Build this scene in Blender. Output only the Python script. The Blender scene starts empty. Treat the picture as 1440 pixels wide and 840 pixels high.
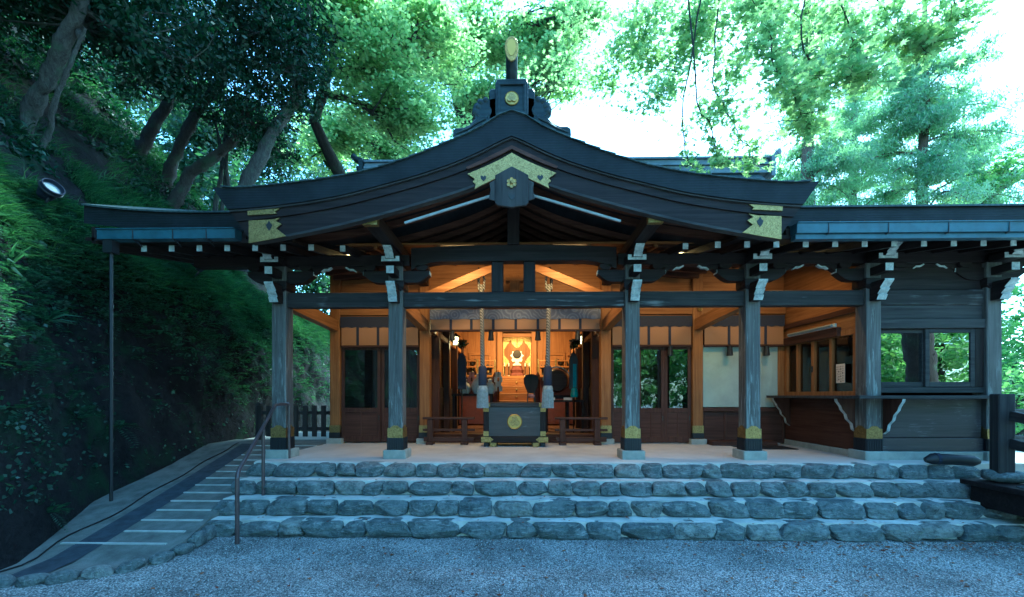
import bpy, bmesh, math, random
import numpy as np
from mathutils import Vector, Matrix

R = math.radians
random.seed(7)
RNG = np.random.default_rng(11)
SC = bpy.context.scene
COL = SC.collection

# ------------------------------------------------------------------ camera
CAM = (0.11, 0.0, 1.90)
YAW = R(1.1)
F = 580.0                       # focal length in photograph pixels
cam_d = bpy.data.cameras.new("camera")
cam = bpy.data.objects.new("camera", cam_d)
COL.objects.link(cam)
cam.location = CAM
cam.rotation_euler = (R(90), 0, YAW)
cam_d.sensor_width = 36
cam_d.lens = 36 * F / 1440
cam_d.shift_y = 136 / 1440
cam_d.clip_start = 0.05
cam_d.clip_end = 3000
SC.camera = cam

# ------------------------------------------------------------------ sky, sun, exposure
SUN_EL, SUN_AZ = 52.0, 38.0     # azimuth from +Y towards +X
world = bpy.data.worlds.new("World")
SC.world = world
world.use_nodes = True
wn = world.node_tree.nodes
wl = world.node_tree.links
sky = wn.new("ShaderNodeTexSky")
sky.sky_type = 'NISHITA'
sky.sun_disc = False
sky.sun_elevation = R(SUN_EL)
sky.sun_rotation = R(SUN_AZ)
sky.altitude = 200
sky.air_density = 1.0
sky.dust_density = 1.0
sky.ozone_density = 2.0
wl.new(sky.outputs[0], wn["Background"].inputs[0])
wn["Background"].inputs[1].default_value = 0.15
sun_d = bpy.data.lights.new("sun", 'SUN')
sun = bpy.data.objects.new("sun", sun_d)
COL.objects.link(sun)
sun_d.energy = 3.2
sun_d.angle = R(8)
sun_d.color = (1.0, 0.96, 0.88)
_d = Vector((math.sin(R(SUN_AZ)) * math.cos(R(SUN_EL)), math.cos(R(SUN_AZ)) * math.cos(R(SUN_EL)), math.sin(R(SUN_EL))))
sun.rotation_euler = (-_d).to_track_quat('-Z', 'Y').to_euler()
sun.location = (20, 30, 40)
SC.view_settings.view_transform = 'Standard'
SC.view_settings.look = 'None'
SC.view_settings.gamma = 1
SC.view_settings.use_curve_mapping = False
SC.view_settings.exposure = 2.65
SC.view_settings.use_white_balance = True      # the photograph is balanced very cool
SC.view_settings.white_balance_temperature = 4600
SC.view_settings.white_balance_tint = -25
try:
    SC.cycles.use_denoising = True
    SC.cycles.denoiser = 'OPENIMAGEDENOISE'
    SC.cycles.max_bounces = 7
    SC.cycles.diffuse_bounces = 3
    SC.cycles.glossy_bounces = 3
    SC.cycles.transmission_bounces = 4
    SC.cycles.transparent_max_bounces = 8
    SC.cycles.caustics_reflective = False
    SC.cycles.caustics_refractive = False
    SC.cycles.sample_clamp_indirect = 6
    SC.cycles.volume_bounces = 0
except Exception:
    pass


# ------------------------------------------------------------------ measuring helpers
def ray(px, py):
    cx, cz = (px - 720) / F, (556 - py) / F
    return (cx * math.cos(YAW) - math.sin(YAW), cx * math.sin(YAW) + math.cos(YAW), cz)


def at(px, py, Y):
    """photograph pixel -> world point on the vertical plane y = Y"""
    dx, dy, dz = ray(px, py)
    t = Y / dy
    return (CAM[0] + t * dx, Y, CAM[2] + t * dz)


def X(px, Y):
    return at(px, 556, Y)[0]


def Z(py, Y, px=722):
    return at(px, py, Y)[2]


def vnoise(p, seed=0):
    """value noise of points (n,3) in [-1,1]"""
    p = np.asarray(p, float)
    i = np.floor(p).astype(np.int64)
    f = p - i
    f = f * f * (3 - 2 * f)
    out = 0

    def h(a):
        n = (a[:, 0] * 374761393 + a[:, 1] * 668265263 + a[:, 2] * 2147483647 + seed * 1274126177) & 0xffffffff
        n = ((n ^ (n >> 13)) * 1274126177) & 0xffffffff
        n = n ^ (n >> 16)
        return (n & 0xffff) / 32767.5 - 1
    for dx in (0, 1):
        for dy in (0, 1):
            for dz in (0, 1):
                w = (f[:, 0] if dx else 1 - f[:, 0]) * (f[:, 1] if dy else 1 - f[:, 1]) * (f[:, 2] if dz else 1 - f[:, 2])
                out = out + w * h(i + np.array([dx, dy, dz]))
    return out


def fbm(p, seed=0, o=4):
    a, s, t = 1.0, 0, 0
    p = np.asarray(p, float)
    for k in range(o):
        s = s + a * vnoise(p * 2 ** k, seed + k)
        t += a
        a *= .5
    return s / t


# ------------------------------------------------------------------ mesh helpers
class MB:
    def __init__(s):
        s.v, s.f = [], []

    def add(s, vs, fs):
        o = len(s.v)
        s.v += [tuple(map(float, a)) for a in vs]
        s.f += [tuple(o + i for i in f) for f in fs]
        return s

    def box(s, x0, x1, y0, y1, z0, z1):
        vs = [(x, y, z) for z in (z0, z1) for y in (y0, y1) for x in (x0, x1)]
        return s.add(vs, [(0, 2, 3, 1), (4, 5, 7, 6), (0, 1, 5, 4), (2, 6, 7, 3), (0, 4, 6, 2), (1, 3, 7, 5)])

    def bar(s, p, q, w, h, up=(0, 0, 1)):
        p, q, up = Vector(p), Vector(q), Vector(up)
        d = (q - p).normalized()
        a = d.cross(up)
        if a.length < 1e-4:
            a = d.cross(Vector((1, 0, 0)))
        a.normalize()
        b = a.cross(d).normalized()
        vs = []
        for c in (p, q):
            for sa, sb in ((-1, -1), (1, -1), (1, 1), (-1, 1)):
                vs.append(c + a * sa * w / 2 + b * sb * h / 2)
        return s.add(vs, [(0, 1, 2, 3), (7, 6, 5, 4), (0, 4, 5, 1), (1, 5, 6, 2), (2, 6, 7, 3), (3, 7, 4, 0)])

    def tube(s, pts, rs, n=8):
        pts = [Vector(p) for p in pts]
        if not hasattr(rs, '__len__'):
            rs = [rs] * len(pts)
        vs, fs = [], []
        ref = None
        for i, p in enumerate(pts):
            d = (pts[min(i + 1, len(pts) - 1)] - pts[max(i - 1, 0)]).normalized()
            if ref is None:
                ref = d.cross(Vector((0.13, 0.21, 1)))
                if ref.length < .05:
                    ref = d.cross(Vector((1, 0.1, 0)))
            a = (ref - d * ref.dot(d)).normalized()
            ref = a
            b = d.cross(a)
            for k in range(n):
                t = 2 * math.pi * k / n
                vs.append(p + (a * math.cos(t) + b * math.sin(t)) * rs[i])
        for i in range(len(pts) - 1):
            for k in range(n):
                k2 = (k + 1) % n
                fs.append((i * n + k, i * n + k2, (i + 1) * n + k2, (i + 1) * n + k))
        fs.append(tuple(range(n - 1, -1, -1)))
        fs.append(tuple((len(pts) - 1) * n + k for k in range(n)))
        return s.add(vs, fs)

    def prism(s, out, a0, a1, axis='y'):
        """polygon extruded along an axis; out = (x,z) for y, (y,z) for x, (x,y) for z"""
        n = len(out)
        vs = []
        for a in (a0, a1):
            for (u, v) in out:
                vs.append((u, a, v) if axis == 'y' else (a, u, v) if axis == 'x' else (u, v, a))
        fs = [tuple(range(n)), tuple(range(2 * n - 1, n - 1, -1))]
        for i in range(n):
            j = (i + 1) % n
            fs.append((i, i + n, j + n, j))
        return s.add(vs, fs)

    def ribbon(s, lo, hi, a0, a1):
        """solid between two (x,z) curves of equal length, extruded along y"""
        n = len(lo)
        vs = []
        for a in (a0, a1):
            for (u, v) in list(lo) + list(hi):
                vs.append((u, a, v))
        m = 2 * n
        fs = []
        for i in range(n - 1):
            fs.append((i, i + 1, n + i + 1, n + i))
            fs.append((m + i, m + n + i, m + n + i + 1, m + i + 1))
            fs.append((i, m + i, m + i + 1, i + 1))
            fs.append((n + i, n + i + 1, m + n + i + 1, m + n + i))
        fs.append((0, n, m + n, m))
        fs.append((n - 1, m + n - 1, m + 2 * n - 1, 2 * n - 1))
        return s.add(vs, fs)

    def lathe(s, prof, c, n=20, axis='z'):
        vs, fs = [], []
        for (r, h) in prof:
            for k in range(n):
                t = 2 * math.pi * k / n
                a, b = r * math.cos(t), r * math.sin(t)
                vs.append((c[0] + a, c[1] + b, c[2] + h) if axis == 'z' else (c[0] + a, c[1] + h, c[2] + b) if axis == 'y' else (c[0] + h, c[1] + a, c[2] + b))
        for i in range(len(prof) - 1):
            for k in range(n):
                k2 = (k + 1) % n
                fs.append((i * n + k, i * n + k2, (i + 1) * n + k2, (i + 1) * n + k))
        fs.append(tuple(range(n - 1, -1, -1)))
        fs.append(tuple((len(prof) - 1) * n + k for k in range(n)))
        return s.add(vs, fs)


WL = {}


def wloc(o):
    return Vector(WL.get(o.name, (0, 0, 0))) if o is not None else Vector((0, 0, 0))


def link(name, me, m, parent, base):
    o = bpy.data.objects.new(name, me)
    COL.objects.link(o)
    if m is not None:
        me.materials.append(m)
    if parent is not None:
        o.parent = parent
    else:
        o.location = base
    WL[o.name] = tuple(base)
    return o


def obj(name, mb, m, parent=None, bevel=0.0, smooth=None):
    """link a mesh built in world coordinates as one object (a part when parent is given)"""
    vs = mb.v
    if parent is not None:
        base = wloc(parent)
    else:
        a = np.array(vs)
        base = Vector(((a[:, 0].min() + a[:, 0].max()) / 2, (a[:, 1].min() + a[:, 1].max()) / 2, a[:, 2].min()))
    me = bpy.data.meshes.new(name)
    me.from_pydata([(v[0] - base[0], v[1] - base[1], v[2] - base[2]) for v in vs], [], mb.f)
    bm = bmesh.new()
    bm.from_mesh(me)
    bmesh.ops.recalc_face_normals(bm, faces=bm.faces)
    if bevel:
        ed = [e for e in bm.edges if len(e.link_faces) == 2 and e.calc_face_angle(0) > R(35)]
        bmesh.ops.bevel(bm, geom=ed, offset=bevel, segments=1, affect='EDGES', clamp_overlap=True)
    bm.to_mesh(me)
    bm.free()
    if smooth:
        me.shade_smooth()
        me.set_sharp_from_angle(angle=R(smooth))
    return link(name, me, m, parent, base)


def fast(name, V, Fc, m, parent=None, base=None, smooth=False):
    """numpy mesh: V (n,3), Fc (m,k)"""
    V = np.asarray(V, np.float32)
    Fc = np.asarray(Fc, np.int32)
    if parent is not None:
        base = wloc(parent)
    elif base is None:
        base = Vector((float((V[:, 0].min() + V[:, 0].max()) / 2), float((V[:, 1].min() + V[:, 1].max()) / 2), float(V[:, 2].min())))
    V = V - np.array(base, np.float32)
    me = bpy.data.meshes.new(name)
    k = Fc.shape[1]
    me.vertices.add(len(V))
    me.vertices.foreach_set("co", V.ravel())
    me.loops.add(Fc.size)
    me.loops.foreach_set("vertex_index", Fc.ravel())
    me.polygons.add(len(Fc))
    me.polygons.foreach_set("loop_start", np.arange(0, Fc.size, k, dtype=np.int32))
    me.update(calc_edges=True)
    me.validate()
    if smooth:
        me.shade_smooth()
    return link(name, me, m, parent, base)


def tag(o, label=None, cat=None, group=None, kind=None):
    if label:
        o["label"] = label
    if cat:
        o["category"] = cat
    if group:
        o["group"] = group
    if kind:
        o["kind"] = kind
    return o


def thing(name, loc, label, cat, group=None):
    o = bpy.data.objects.new(name, None)
    COL.objects.link(o)
    o.location = loc
    o.empty_display_size = .1
    WL[o.name] = tuple(loc)
    return tag(o, label, cat, group)


def copy_tree(o, loc=None, label=None, parent=None):
    c = o.copy()
    COL.objects.link(c)
    if parent is not None:
        c.parent = parent
    if loc is not None:
        c.location = loc
    if label:
        c["label"] = label
    for ch in list(o.children):
        copy_tree(ch, None, None, c)
    return c


# ------------------------------------------------------------------ materials
class Mat:
    def __init__(s, name, color=(.5, .5, .5), rough=.6, metal=0.0, spec=.5):
        s.m = bpy.data.materials.new(name)
        s.m.use_nodes = True
        s.n, s.l = s.m.node_tree.nodes, s.m.node_tree.links
        s.p = s.n["Principled BSDF"]
        s.p.inputs["Base Color"].default_value = (*color, 1)
        s.p.inputs["Roughness"].default_value = rough
        s.p.inputs["Metallic"].default_value = metal
        s.p.inputs["Specular IOR Level"].default_value = spec
        s.tc = s.n.new("ShaderNodeTexCoord")

    def map(s, scale=(1, 1, 1), src="Object", rot=(0, 0, 0)):
        mp = s.n.new("ShaderNodeMapping")
        mp.inputs["Scale"].default_value = scale
        mp.inputs["Rotation"].default_value = rot
        s.l.new(s.tc.outputs[src], mp.inputs[0])
        return mp.outputs[0]

    def noise(s, vec, scale=5, detail=5, rough=.6, dist=0):
        t = s.n.new("ShaderNodeTexNoise")
        t.inputs["Scale"].default_value = scale
        t.inputs["Detail"].default_value = detail
        t.inputs["Roughness"].default_value = rough
        t.inputs["Distortion"].default_value = dist
        s.l.new(vec, t.inputs["Vector"])
        return t.outputs["Fac"]

    def voro(s, vec, scale=5, out="Distance", feature='F1'):
        t = s.n.new("ShaderNodeTexVoronoi")
        t.feature = feature
        t.inputs["Scale"].default_value = scale
        s.l.new(vec, t.inputs["Vector"])
        return t.outputs[out]

    def ramp(s, fac, stops):
        r = s.n.new("ShaderNodeValToRGB")
        e = r.color_ramp.elements
        while len(e) < len(stops):
            e.new(.5)
        for k, (p, c) in enumerate(stops):
            e[k].position = p
            e[k].color = (*c, 1) if len(c) == 3 else c
        s.l.new(fac, r.inputs[0])
        return r.outputs[0]

    def mix(s, fac, a, b, mode='MIX'):
        x = s.n.new("ShaderNodeMix")
        x.data_type = 'RGBA'
        x.blend_type = mode
        for v, i in ((fac, 0), (a, 6), (b, 7)):
            if hasattr(v, 'links') or hasattr(v, 'is_linked'):
                s.l.new(v, x.inputs[i])
            elif hasattr(v, '__len__'):
                x.inputs[i].default_value = (*v, 1)
            else:
                x.inputs[i].default_value = v
        return x.outputs[2]

    def math(s, op, a, b=0.0, clamp=False):
        x = s.n.new("ShaderNodeMath")
        x.operation = op
        x.use_clamp = clamp
        for v, i in ((a, 0), (b, 1)):
            if hasattr(v, 'is_linked'):
                s.l.new(v, x.inputs[i])
            else:
                x.inputs[i].default_value = v
        return x.outputs[0]

    def sep(s, vec):
        x = s.n.new("ShaderNodeSeparateXYZ")
        s.l.new(vec, x.inputs[0])
        return x.outputs

    def color(s, out):
        s.l.new(out, s.p.inputs["Base Color"])
        return s

    def rough(s, out):
        s.l.new(out, s.p.inputs["Roughness"])
        return s

    def bump(s, h, strength=.3, dist=.02):
        b = s.n.new("ShaderNodeBump")
        b.inputs["Strength"].default_value = strength
        b.inputs["Distance"].default_value = dist
        s.l.new(h, b.inputs["Height"])
        s.l.new(b.outputs[0], s.p.inputs["Normal"])
        return s

    def obj_random(s):
        return s.n.new("ShaderNodeObjectInfo").outputs["Random"]

    def island_random(s):
        return s.n.new("ShaderNodeNewGeometry").outputs["Random Per Island"]


def wood(name, dark, light, axis='z', rough=.55, grain=1.0, worn=None, worn_amt=.5, spec=.16):
    k = Mat(name, light, rough, 0, spec)
    lo, hi = .9, 22.0
    sc = {'x': (lo, hi, hi), 'y': (hi, lo, hi), 'z': (hi, hi, lo)}[axis]
    v = k.map(sc)
    g = k.noise(v, 1.0, 6, .65, .6)
    big = k.noise(k.map((1, 1, 1)), 1.7, 4, .6)
    mid = tuple((a + b) / 2 for a, b in zip(dark, light))
    c = k.ramp(g, [(.28, dark), (.5, mid), (.74, light)])
    c = k.mix(k.math('MULTIPLY', big, .55), c, tuple(a * .55 for a in dark))
    if worn:
        w = k.noise(k.map(tuple(a * .45 for a in sc)), 1.0, 6, .7, 1.0)
        w2 = k.noise(k.map((1, 1, 1)), 2.3, 3, .5)
        w = k.math('MULTIPLY', w, k.math('ADD', w2, .5))
        c = k.mix(k.ramp(w, [(.62 - worn_amt * .2, (0, 0, 0)), (.78 - worn_amt * .2, (1, 1, 1))]), c, worn)
    k.color(c)
    k.rough(k.ramp(g, [(.2, (rough + .15,) * 3), (.8, (rough - .1,) * 3)]))
    k.bump(g, .25 * grain, .01)
    return k.m


M = {}
DK, LT = (.007, .005, .0055), (.036, .026, .025)
for ax in 'xyz':
    M['dark_' + ax] = wood('dark_wood_' + ax, DK, LT, ax, .5)
    M['orange_' + ax] = wood('hinoki_wood_' + ax, (.16, .062, .018), (.38, .175, .06), ax, .5)
    M['grey_' + ax] = wood('weathered_grey_wood_' + ax, (.02, .019, .02), (.078, .073, .072), ax, .6)
    M['brown_' + ax] = wood('brown_wood_' + ax, (.035, .015, .011), (.105, .05, .034), ax, .5)
M['beam'] = wood('front_beam_wood', (.014, .0125, .014), (.058, .052, .05), 'x', .55, 1.0, (.16, .16, .16), .1)


def pillar_mat():
    k = Mat('worn_pillar_wood', (.2, .2, .2), .65, 0, .35)
    v = k.map((24, 24, .8))
    g = k.noise(v, 1, 7, .7, .8)
    c = k.ramp(g, [(.25, (.028, .024, .022)), (.5, (.085, .078, .072)), (.75, (.165, .158, .148))])
    f = k.noise(k.map((17, 17, 1.3)), 1, 6, .72, 1.2)
    zz = k.sep(k.tc.outputs["Object"])[2]
    h = k.math('MULTIPLY_ADD', zz, -.055)
    k.n[-1].inputs[2].default_value = .13
    f = k.math('ADD', f, h)
    c = k.mix(k.ramp(f, [(.59, (0, 0, 0)), (.74, (.7, .7, .7))]), c, (.34, .35, .33))
    k.color(c)
    k.bump(k.math('ADD', g, f), .35, .012)
    return k.m


M['pillar'] = pillar_mat()


def panel_mat():
    k = Mat('scuffed_dark_panel', (.06, .05, .05), .45, 0, .5)
    g = k.noise(k.map((.9, 20, 20)), 1, 6, .65, .5)
    c = k.ramp(g, [(.25, (.014, .012, .014)), (.75, (.052, .045, .048))])
    f = k.math('MULTIPLY', k.noise(k.map((1.2, 1, 9)), 1.6, 8, .75, 1.5), k.noise(k.map((1, 1, 1)), 1.5, 2, .5))
    c = k.mix(k.ramp(f, [(.30, (0, 0, 0)), (.42, (.5, .5, .5))]), c, (.30, .31, .32))
    k.color(c)
    k.bump(g, .2, .01)
    return k.m


M['panel'] = panel_mat()


def roof_mat(name, c0, c1, lines='z', ls=60, rough=.45):
    k = Mat(name, c0, rough, .0, .22)
    sep = k.sep(k.tc.outputs["Object"])
    w = k.n.new("ShaderNodeTexWave")
    w.bands_direction = lines.upper()
    w.inputs["Scale"].default_value = ls
    w.inputs["Distortion"].default_value = 1.2
    w.inputs["Detail"].default_value = 3
    k.l.new(k.tc.outputs["Object"], w.inputs["Vector"])
    n = k.noise(k.map((1, 1, 1)), 3, 6, .65)
    c = k.ramp(n, [(.3, c0), (.7, c1)])
    c = k.mix(k.math('MULTIPLY', w.outputs["Fac"], .4), c, tuple(a * .5 for a in c0))
    k.color(c)
    k.bump(k.math('ADD', w.outputs["Fac"], n), .2, .008)
    return k.m


M['roof_edge'] = roof_mat('bark_roof_edge', (.005, .006, .008), (.018, .021, .026), 'z', 9, .6)
M['roof'] = roof_mat('copper_roof', (.03, .04, .042), (.08, .10, .10), 'x', 4, .42)
M['ridge'] = roof_mat('dark_ridge_copper', (.010, .015, .019), (.032, .045, .050), 'z', 4, .4)
M['tile'] = roof_mat('grey_ridge_tile', (.10, .12, .14), (.22, .25, .28), 'z', 10, .45)


def gold_mat():
    k = Mat('engraved_brass', (.72, .55, .20), .46, 1.0)
    v = k.voro(k.map((1, 1, 1)), 55)
    n = k.noise(k.map((1, 1, 1)), 30, 4, .6, 1.5)
    k.color(k.ramp(n, [(.3, (.17, .125, .05)), (.7, (.46, .34, .13))]))
    k.bump(k.math('ADD', v, n), .5, .006)
    return k.m


M['gold'] = gold_mat()
M['gold_dark'] = Mat('tarnished_brass', (.42, .31, .10), .5, 1.0).m


def paint_mat(name, c, rough=.6, dirt=.5, scale=9):
    k = Mat(name, c, rough)
    n = k.noise(k.map((1, 1, 1)), scale, 6, .65)
    k.color(k.ramp(n, [(.25, tuple(a * dirt for a in c)), (.6, c)]))
    k.bump(n, .12, .006)
    return k.m


M['white'] = paint_mat('chalky_white_paint', (.46, .49, .48), .75, .35, 16)
M['gutter'] = paint_mat('blue_copper_gutter', (.05, .095, .13), .42, .5, 5)
M['black'] = paint_mat('black_lacquer', (.010, .010, .013), .55, .6)
M['iron'] = paint_mat('dark_iron', (.035, .036, .042), .38, .6, 20)
M['rail'] = paint_mat('brown_rail_paint', (.075, .055, .055), .3, .6, 12)
M['navy'] = paint_mat('navy_cloth', (.018, .022, .045), .85, .6, 30)
M['frost'] = paint_mat('frosted_panel', (.36, .40, .35), .07, .8, 3)
M['steel'] = paint_mat('galvanised_trim', (.36, .39, .41), .35, .7, 8)
M['teal'] = paint_mat('teal_silk', (.02, .20, .24), .5, .5, 12)
M['paper'] = paint_mat('notice_paper', (.62, .50, .38), .8, .85, 20)
M['ink'] = paint_mat('notice_ink', (.10, .06, .05), .8, .8, 20)
M['red'] = paint_mat('red_brown_lacquer', (.10, .028, .022), .35, .6, 10)
M['rice'] = paint_mat('white_wrapping', (.5, .46, .44), .8, .7, 12)
M['pink'] = paint_mat('pink_cloth', (.5, .22, .2), .8, .7, 12)


def valance_mat():
    k = Mat('patterned_blue_silk', (.1, .12, .2), .7)
    v = k.map((3.2, 1, 3.2))
    d = k.voro(v, 1.0)
    r = k.n.new("ShaderNodeMath")
    r.operation = 'SINE'
    k.l.new(k.math('MULTIPLY', d, 34.0), r.inputs[0])
    c = k.ramp(r.outputs[0], [(.3, (.085, .095, .15)), (.6, (.14, .155, .22))])
    k.color(c)
    return k.m


M['valance'] = valance_mat()


def blind_mat():
    k = Mat('bamboo_slats', (.35, .2, .1), .6)
    w = k.n.new("ShaderNodeTexWave")
    w.bands_direction = 'Z'
    w.inputs["Scale"].default_value = 14
    w.inputs["Distortion"].default_value = .3
    k.l.new(k.tc.outputs["Object"], w.inputs["Vector"])
    k.color(k.ramp(w.outputs["Fac"], [(.1, (.16, .075, .03)), (.6, (.36, .18, .08))]))
    k.bump(w.outputs["Fac"], .4, .006)
    return k.m


M['blind'] = blind_mat()


def rope_mat():
    k = Mat('twisted_rope', (.3, .28, .24), .85)
    w = k.n.new("ShaderNodeTexWave")
    w.bands_direction = 'DIAGONAL'
    w.inputs["Scale"].default_value = 11
    k.l.new(k.tc.outputs["Object"], w.inputs["Vector"])
    k.color(k.ramp(w.outputs["Fac"], [(.2, (.05, .045, .045)), (.6, (.20, .19, .17))]))
    k.bump(w.outputs["Fac"], .6, .01)
    return k.m


M['rope'] = rope_mat()
M['tassel'] = paint_mat('pale_tassel_yarn', (.28, .31, .31), .9, .55, 25)


def concrete_mat(name, a, b, scale=2.0, speck=.3):
    k = Mat(name, b, .85, 0, .3)
    n = k.noise(k.map((1, 1, 1)), scale, 7, .62)
    s = k.noise(k.map((1, 1, 1)), 90, 3, .7)
    c = k.ramp(n, [(.3, a), (.68, b)])
    c = k.mix(k.math('MULTIPLY', s, speck), c, tuple(x * .45 for x in a))
    k.color(c)
    k.bump(k.math('ADD', n, k.math('MULTIPLY', s, .35)), .22, .012)
    return k.m


M['floor'] = concrete_mat('porch_concrete', (.42, .39, .35), (.60, .56, .50), 1.1, .18)
M['tread'] = concrete_mat('tread_mortar', (.40, .41, .38), (.76, .75, .69), 3.5, .35)
M['ramp'] = concrete_mat('ramp_mortar', (.10, .105, .095), (.27, .28, .255), 4.5, .8)
M['ridge_line'] = concrete_mat('ramp_ridge', (.36, .37, .35), (.62, .63, .59), 5, .4)
M['drain'] = concrete_mat('dark_drain_grating', (.03, .035, .045), (.07, .08, .10), 8, .5)
M['base_stone'] = concrete_mat('pale_granite', (.26, .27, .24), (.40, .41, .36), 6, .4)


def gravel_mat():
    k = Mat('grey_gravel', (.3, .3, .3), .8, 0, .35)
    v = k.map((1, 1, 1))
    d = k.voro(v, 66)
    cc = k.voro(v, 66, "Color")
    big = k.noise(v, 1.1, 6, .62)
    c = k.ramp(k.sep(cc)[0], [(0, (.20, .205, .20)), (.5, (.46, .47, .46)), (1, (.78, .78, .76))])
    c = k.mix(k.ramp(big, [(.36, (.75, .75, .75)), (.58, (0, 0, 0))]), c, (.10, .105, .10))
    c = k.mix(k.ramp(d, [(.35, (0, 0, 0)), (.75, (.8, .8, .8))]), c, (.03, .034, .038))
    k.color(c)
    k.bump(k.math('SUBTRACT', 1.0, d), .9, .02)
    return k.m


M['gravel'] = gravel_mat()


def stone_mat():
    k = Mat('split_river_stone', (.2, .22, .22), .75, 0, .4)
    v = k.map((1, 1, 1))
    n = k.noise(v, 7, 8, .68, .4)
    ly = k.noise(k.map((2, 2, 9), rot=(.3, .4, 0)), 3, 6, .7, .8)
    fine = k.noise(v, 60, 4, .7)
    mid_ = k.noise(v, 24, 5, .7, .5)
    rnd = k.obj_random()
    tint = k.ramp(rnd, [(0, (.13, .155, .155)), (.35, (.21, .235, .23)), (.65, (.15, .175, .18)), (1, (.29, .305, .28))])
    c = k.mix(k.ramp(n, [(.34, (.85, .85, .85)), (.56, (0, 0, 0))]), tint, (.04, .05, .055))
    c = k.mix(k.ramp(ly, [(.52, (0, 0, 0)), (.68, (.7, .7, .7))]), c, (.42, .44, .43))
    k.color(c)
    c = k.mix(k.ramp(mid_, [(.34, (.7, .7, .7)), (.46, (0, 0, 0))]), c, (.045, .052, .05))
    c = k.mix(k.ramp(fine, [(.58, (0, 0, 0)), (.75, (.5, .5, .5))]), c, (.40, .42, .40))
    k.color(c)
    k.bump(k.math('ADD', k.math('ADD', n, ly), k.math('ADD', k.math('MULTIPLY', mid_, .7), k.math('MULTIPLY', fine, .35))), 1.0, .035)
    return k.m


M['stone'] = stone_mat()


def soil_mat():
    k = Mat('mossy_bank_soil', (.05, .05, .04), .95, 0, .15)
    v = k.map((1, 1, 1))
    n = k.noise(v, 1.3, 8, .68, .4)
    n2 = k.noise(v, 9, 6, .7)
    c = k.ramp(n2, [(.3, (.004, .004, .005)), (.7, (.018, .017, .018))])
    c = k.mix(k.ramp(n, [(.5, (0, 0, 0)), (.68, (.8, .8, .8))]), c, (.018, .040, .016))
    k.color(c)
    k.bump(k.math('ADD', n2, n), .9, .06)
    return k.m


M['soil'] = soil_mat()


def bark_mat(name, a, b, sz=1.0):
    k = Mat(name, b, .9, 0, .2)
    n = k.noise(k.map((22 * sz, 22 * sz, 4 * sz)), 1, 8, .72, .9)
    m2 = k.noise(k.map((1, 1, 1)), 2.2, 4, .6)
    c = k.ramp(n, [(.3, a), (.7, b)])
    c = k.mix(k.ramp(m2, [(.52, (0, 0, 0)), (.65, (.7, .7, .7))]), c, (.05, .075, .045))
    k.color(c)
    k.bump(n, .8, .04)
    return k.m


M['bark'] = bark_mat('grey_lichen_bark', (.020, .018, .018), (.10, .096, .088))
M['bark_dark'] = bark_mat('dark_bark', (.018, .016, .015), (.06, .052, .048))
M['bark_cedar'] = bark_mat('cedar_bark', (.07, .05, .045), (.20, .16, .14))


def leaf_mat(name, cols, trans=.45, gloss=.08, tcol=None):
    m = bpy.data.materials.new(name)
    m.use_nodes = True
    n, l = m.node_tree.nodes, m.node_tree.links
    n.clear()
    out = n.new("ShaderNodeOutputMaterial")
    geo = n.new("ShaderNodeNewGeometry")
    rp = n.new("ShaderNodeValToRGB")
    e = rp.color_ramp.elements
    while len(e) < len(cols):
        e.new(.5)
    for i, c in enumerate(cols):
        e[i].position = i / (len(cols) - 1)
        e[i].color = (*c, 1)
    l.new(geo.outputs["Random Per Island"], rp.inputs[0])
    df = n.new("ShaderNodeBsdfDiffuse")
    tr = n.new("ShaderNodeBsdfTranslucent")
    gl = n.new("ShaderNodeBsdfGlossy")
    gl.inputs["Roughness"].default_value = .45
    l.new(rp.outputs[0], df.inputs[0])
    mul = n.new("ShaderNodeMix")
    mul.data_type = 'RGBA'
    mul.blend_type = 'MULTIPLY'
    mul.inputs[0].default_value = 1
    l.new(rp.outputs[0], mul.inputs[6])
    mul.inputs[7].default_value = (*(tcol or (1.5, 1.9, .8)), 1)
    l.new(mul.outputs[2], tr.inputs[0])
    a = n.new("ShaderNodeMixShader")
    a.inputs[0].default_value = trans
    l.new(df.outputs[0], a.inputs[1])
    l.new(tr.outputs[0], a.inputs[2])
    b = n.new("ShaderNodeMixShader")
    b.inputs[0].default_value = gloss
    l.new(a.outputs[0], b.inputs[1])
    l.new(gl.outputs[0], b.inputs[2])
    l.new(b.outputs[0], out.inputs[0])
    return m


M['leaf_maple'] = leaf_mat('bright_maple_leaf', [(.10, .17, .06), (.18, .27, .10), (.27, .36, .15), (.36, .44, .20)], .66, .03, (1.8, 1.8, 1.5))
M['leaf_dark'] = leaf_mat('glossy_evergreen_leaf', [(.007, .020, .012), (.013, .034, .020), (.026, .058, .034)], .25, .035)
M['leaf_cedar'] = leaf_mat('cedar_needles', [(.19, .25, .21), (.26, .33, .28), (.34, .41, .36)], .5, .03)  # needle colour paled to carry the glare washing over these trees
M['leaf_pale'] = leaf_mat('pale_shrub_leaf', [(.14, .22, .10), (.21, .30, .14), (.30, .38, .19)], .5, .03)
M['grass'] = leaf_mat('bank_grass', [(.018, .04, .02), (.038, .078, .036), (.09, .14, .075)], .35, .03)
M['fern'] = leaf_mat('fern_frond', [(.018, .038, .028), (.034, .066, .046), (.085, .135, .10)], .35, .03)
M['litter'] = leaf_mat('fallen_leaf', [(.10, .03, .02), (.16, .06, .035), (.22, .12, .06), (.07, .04, .03)], .1, .03)


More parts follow.
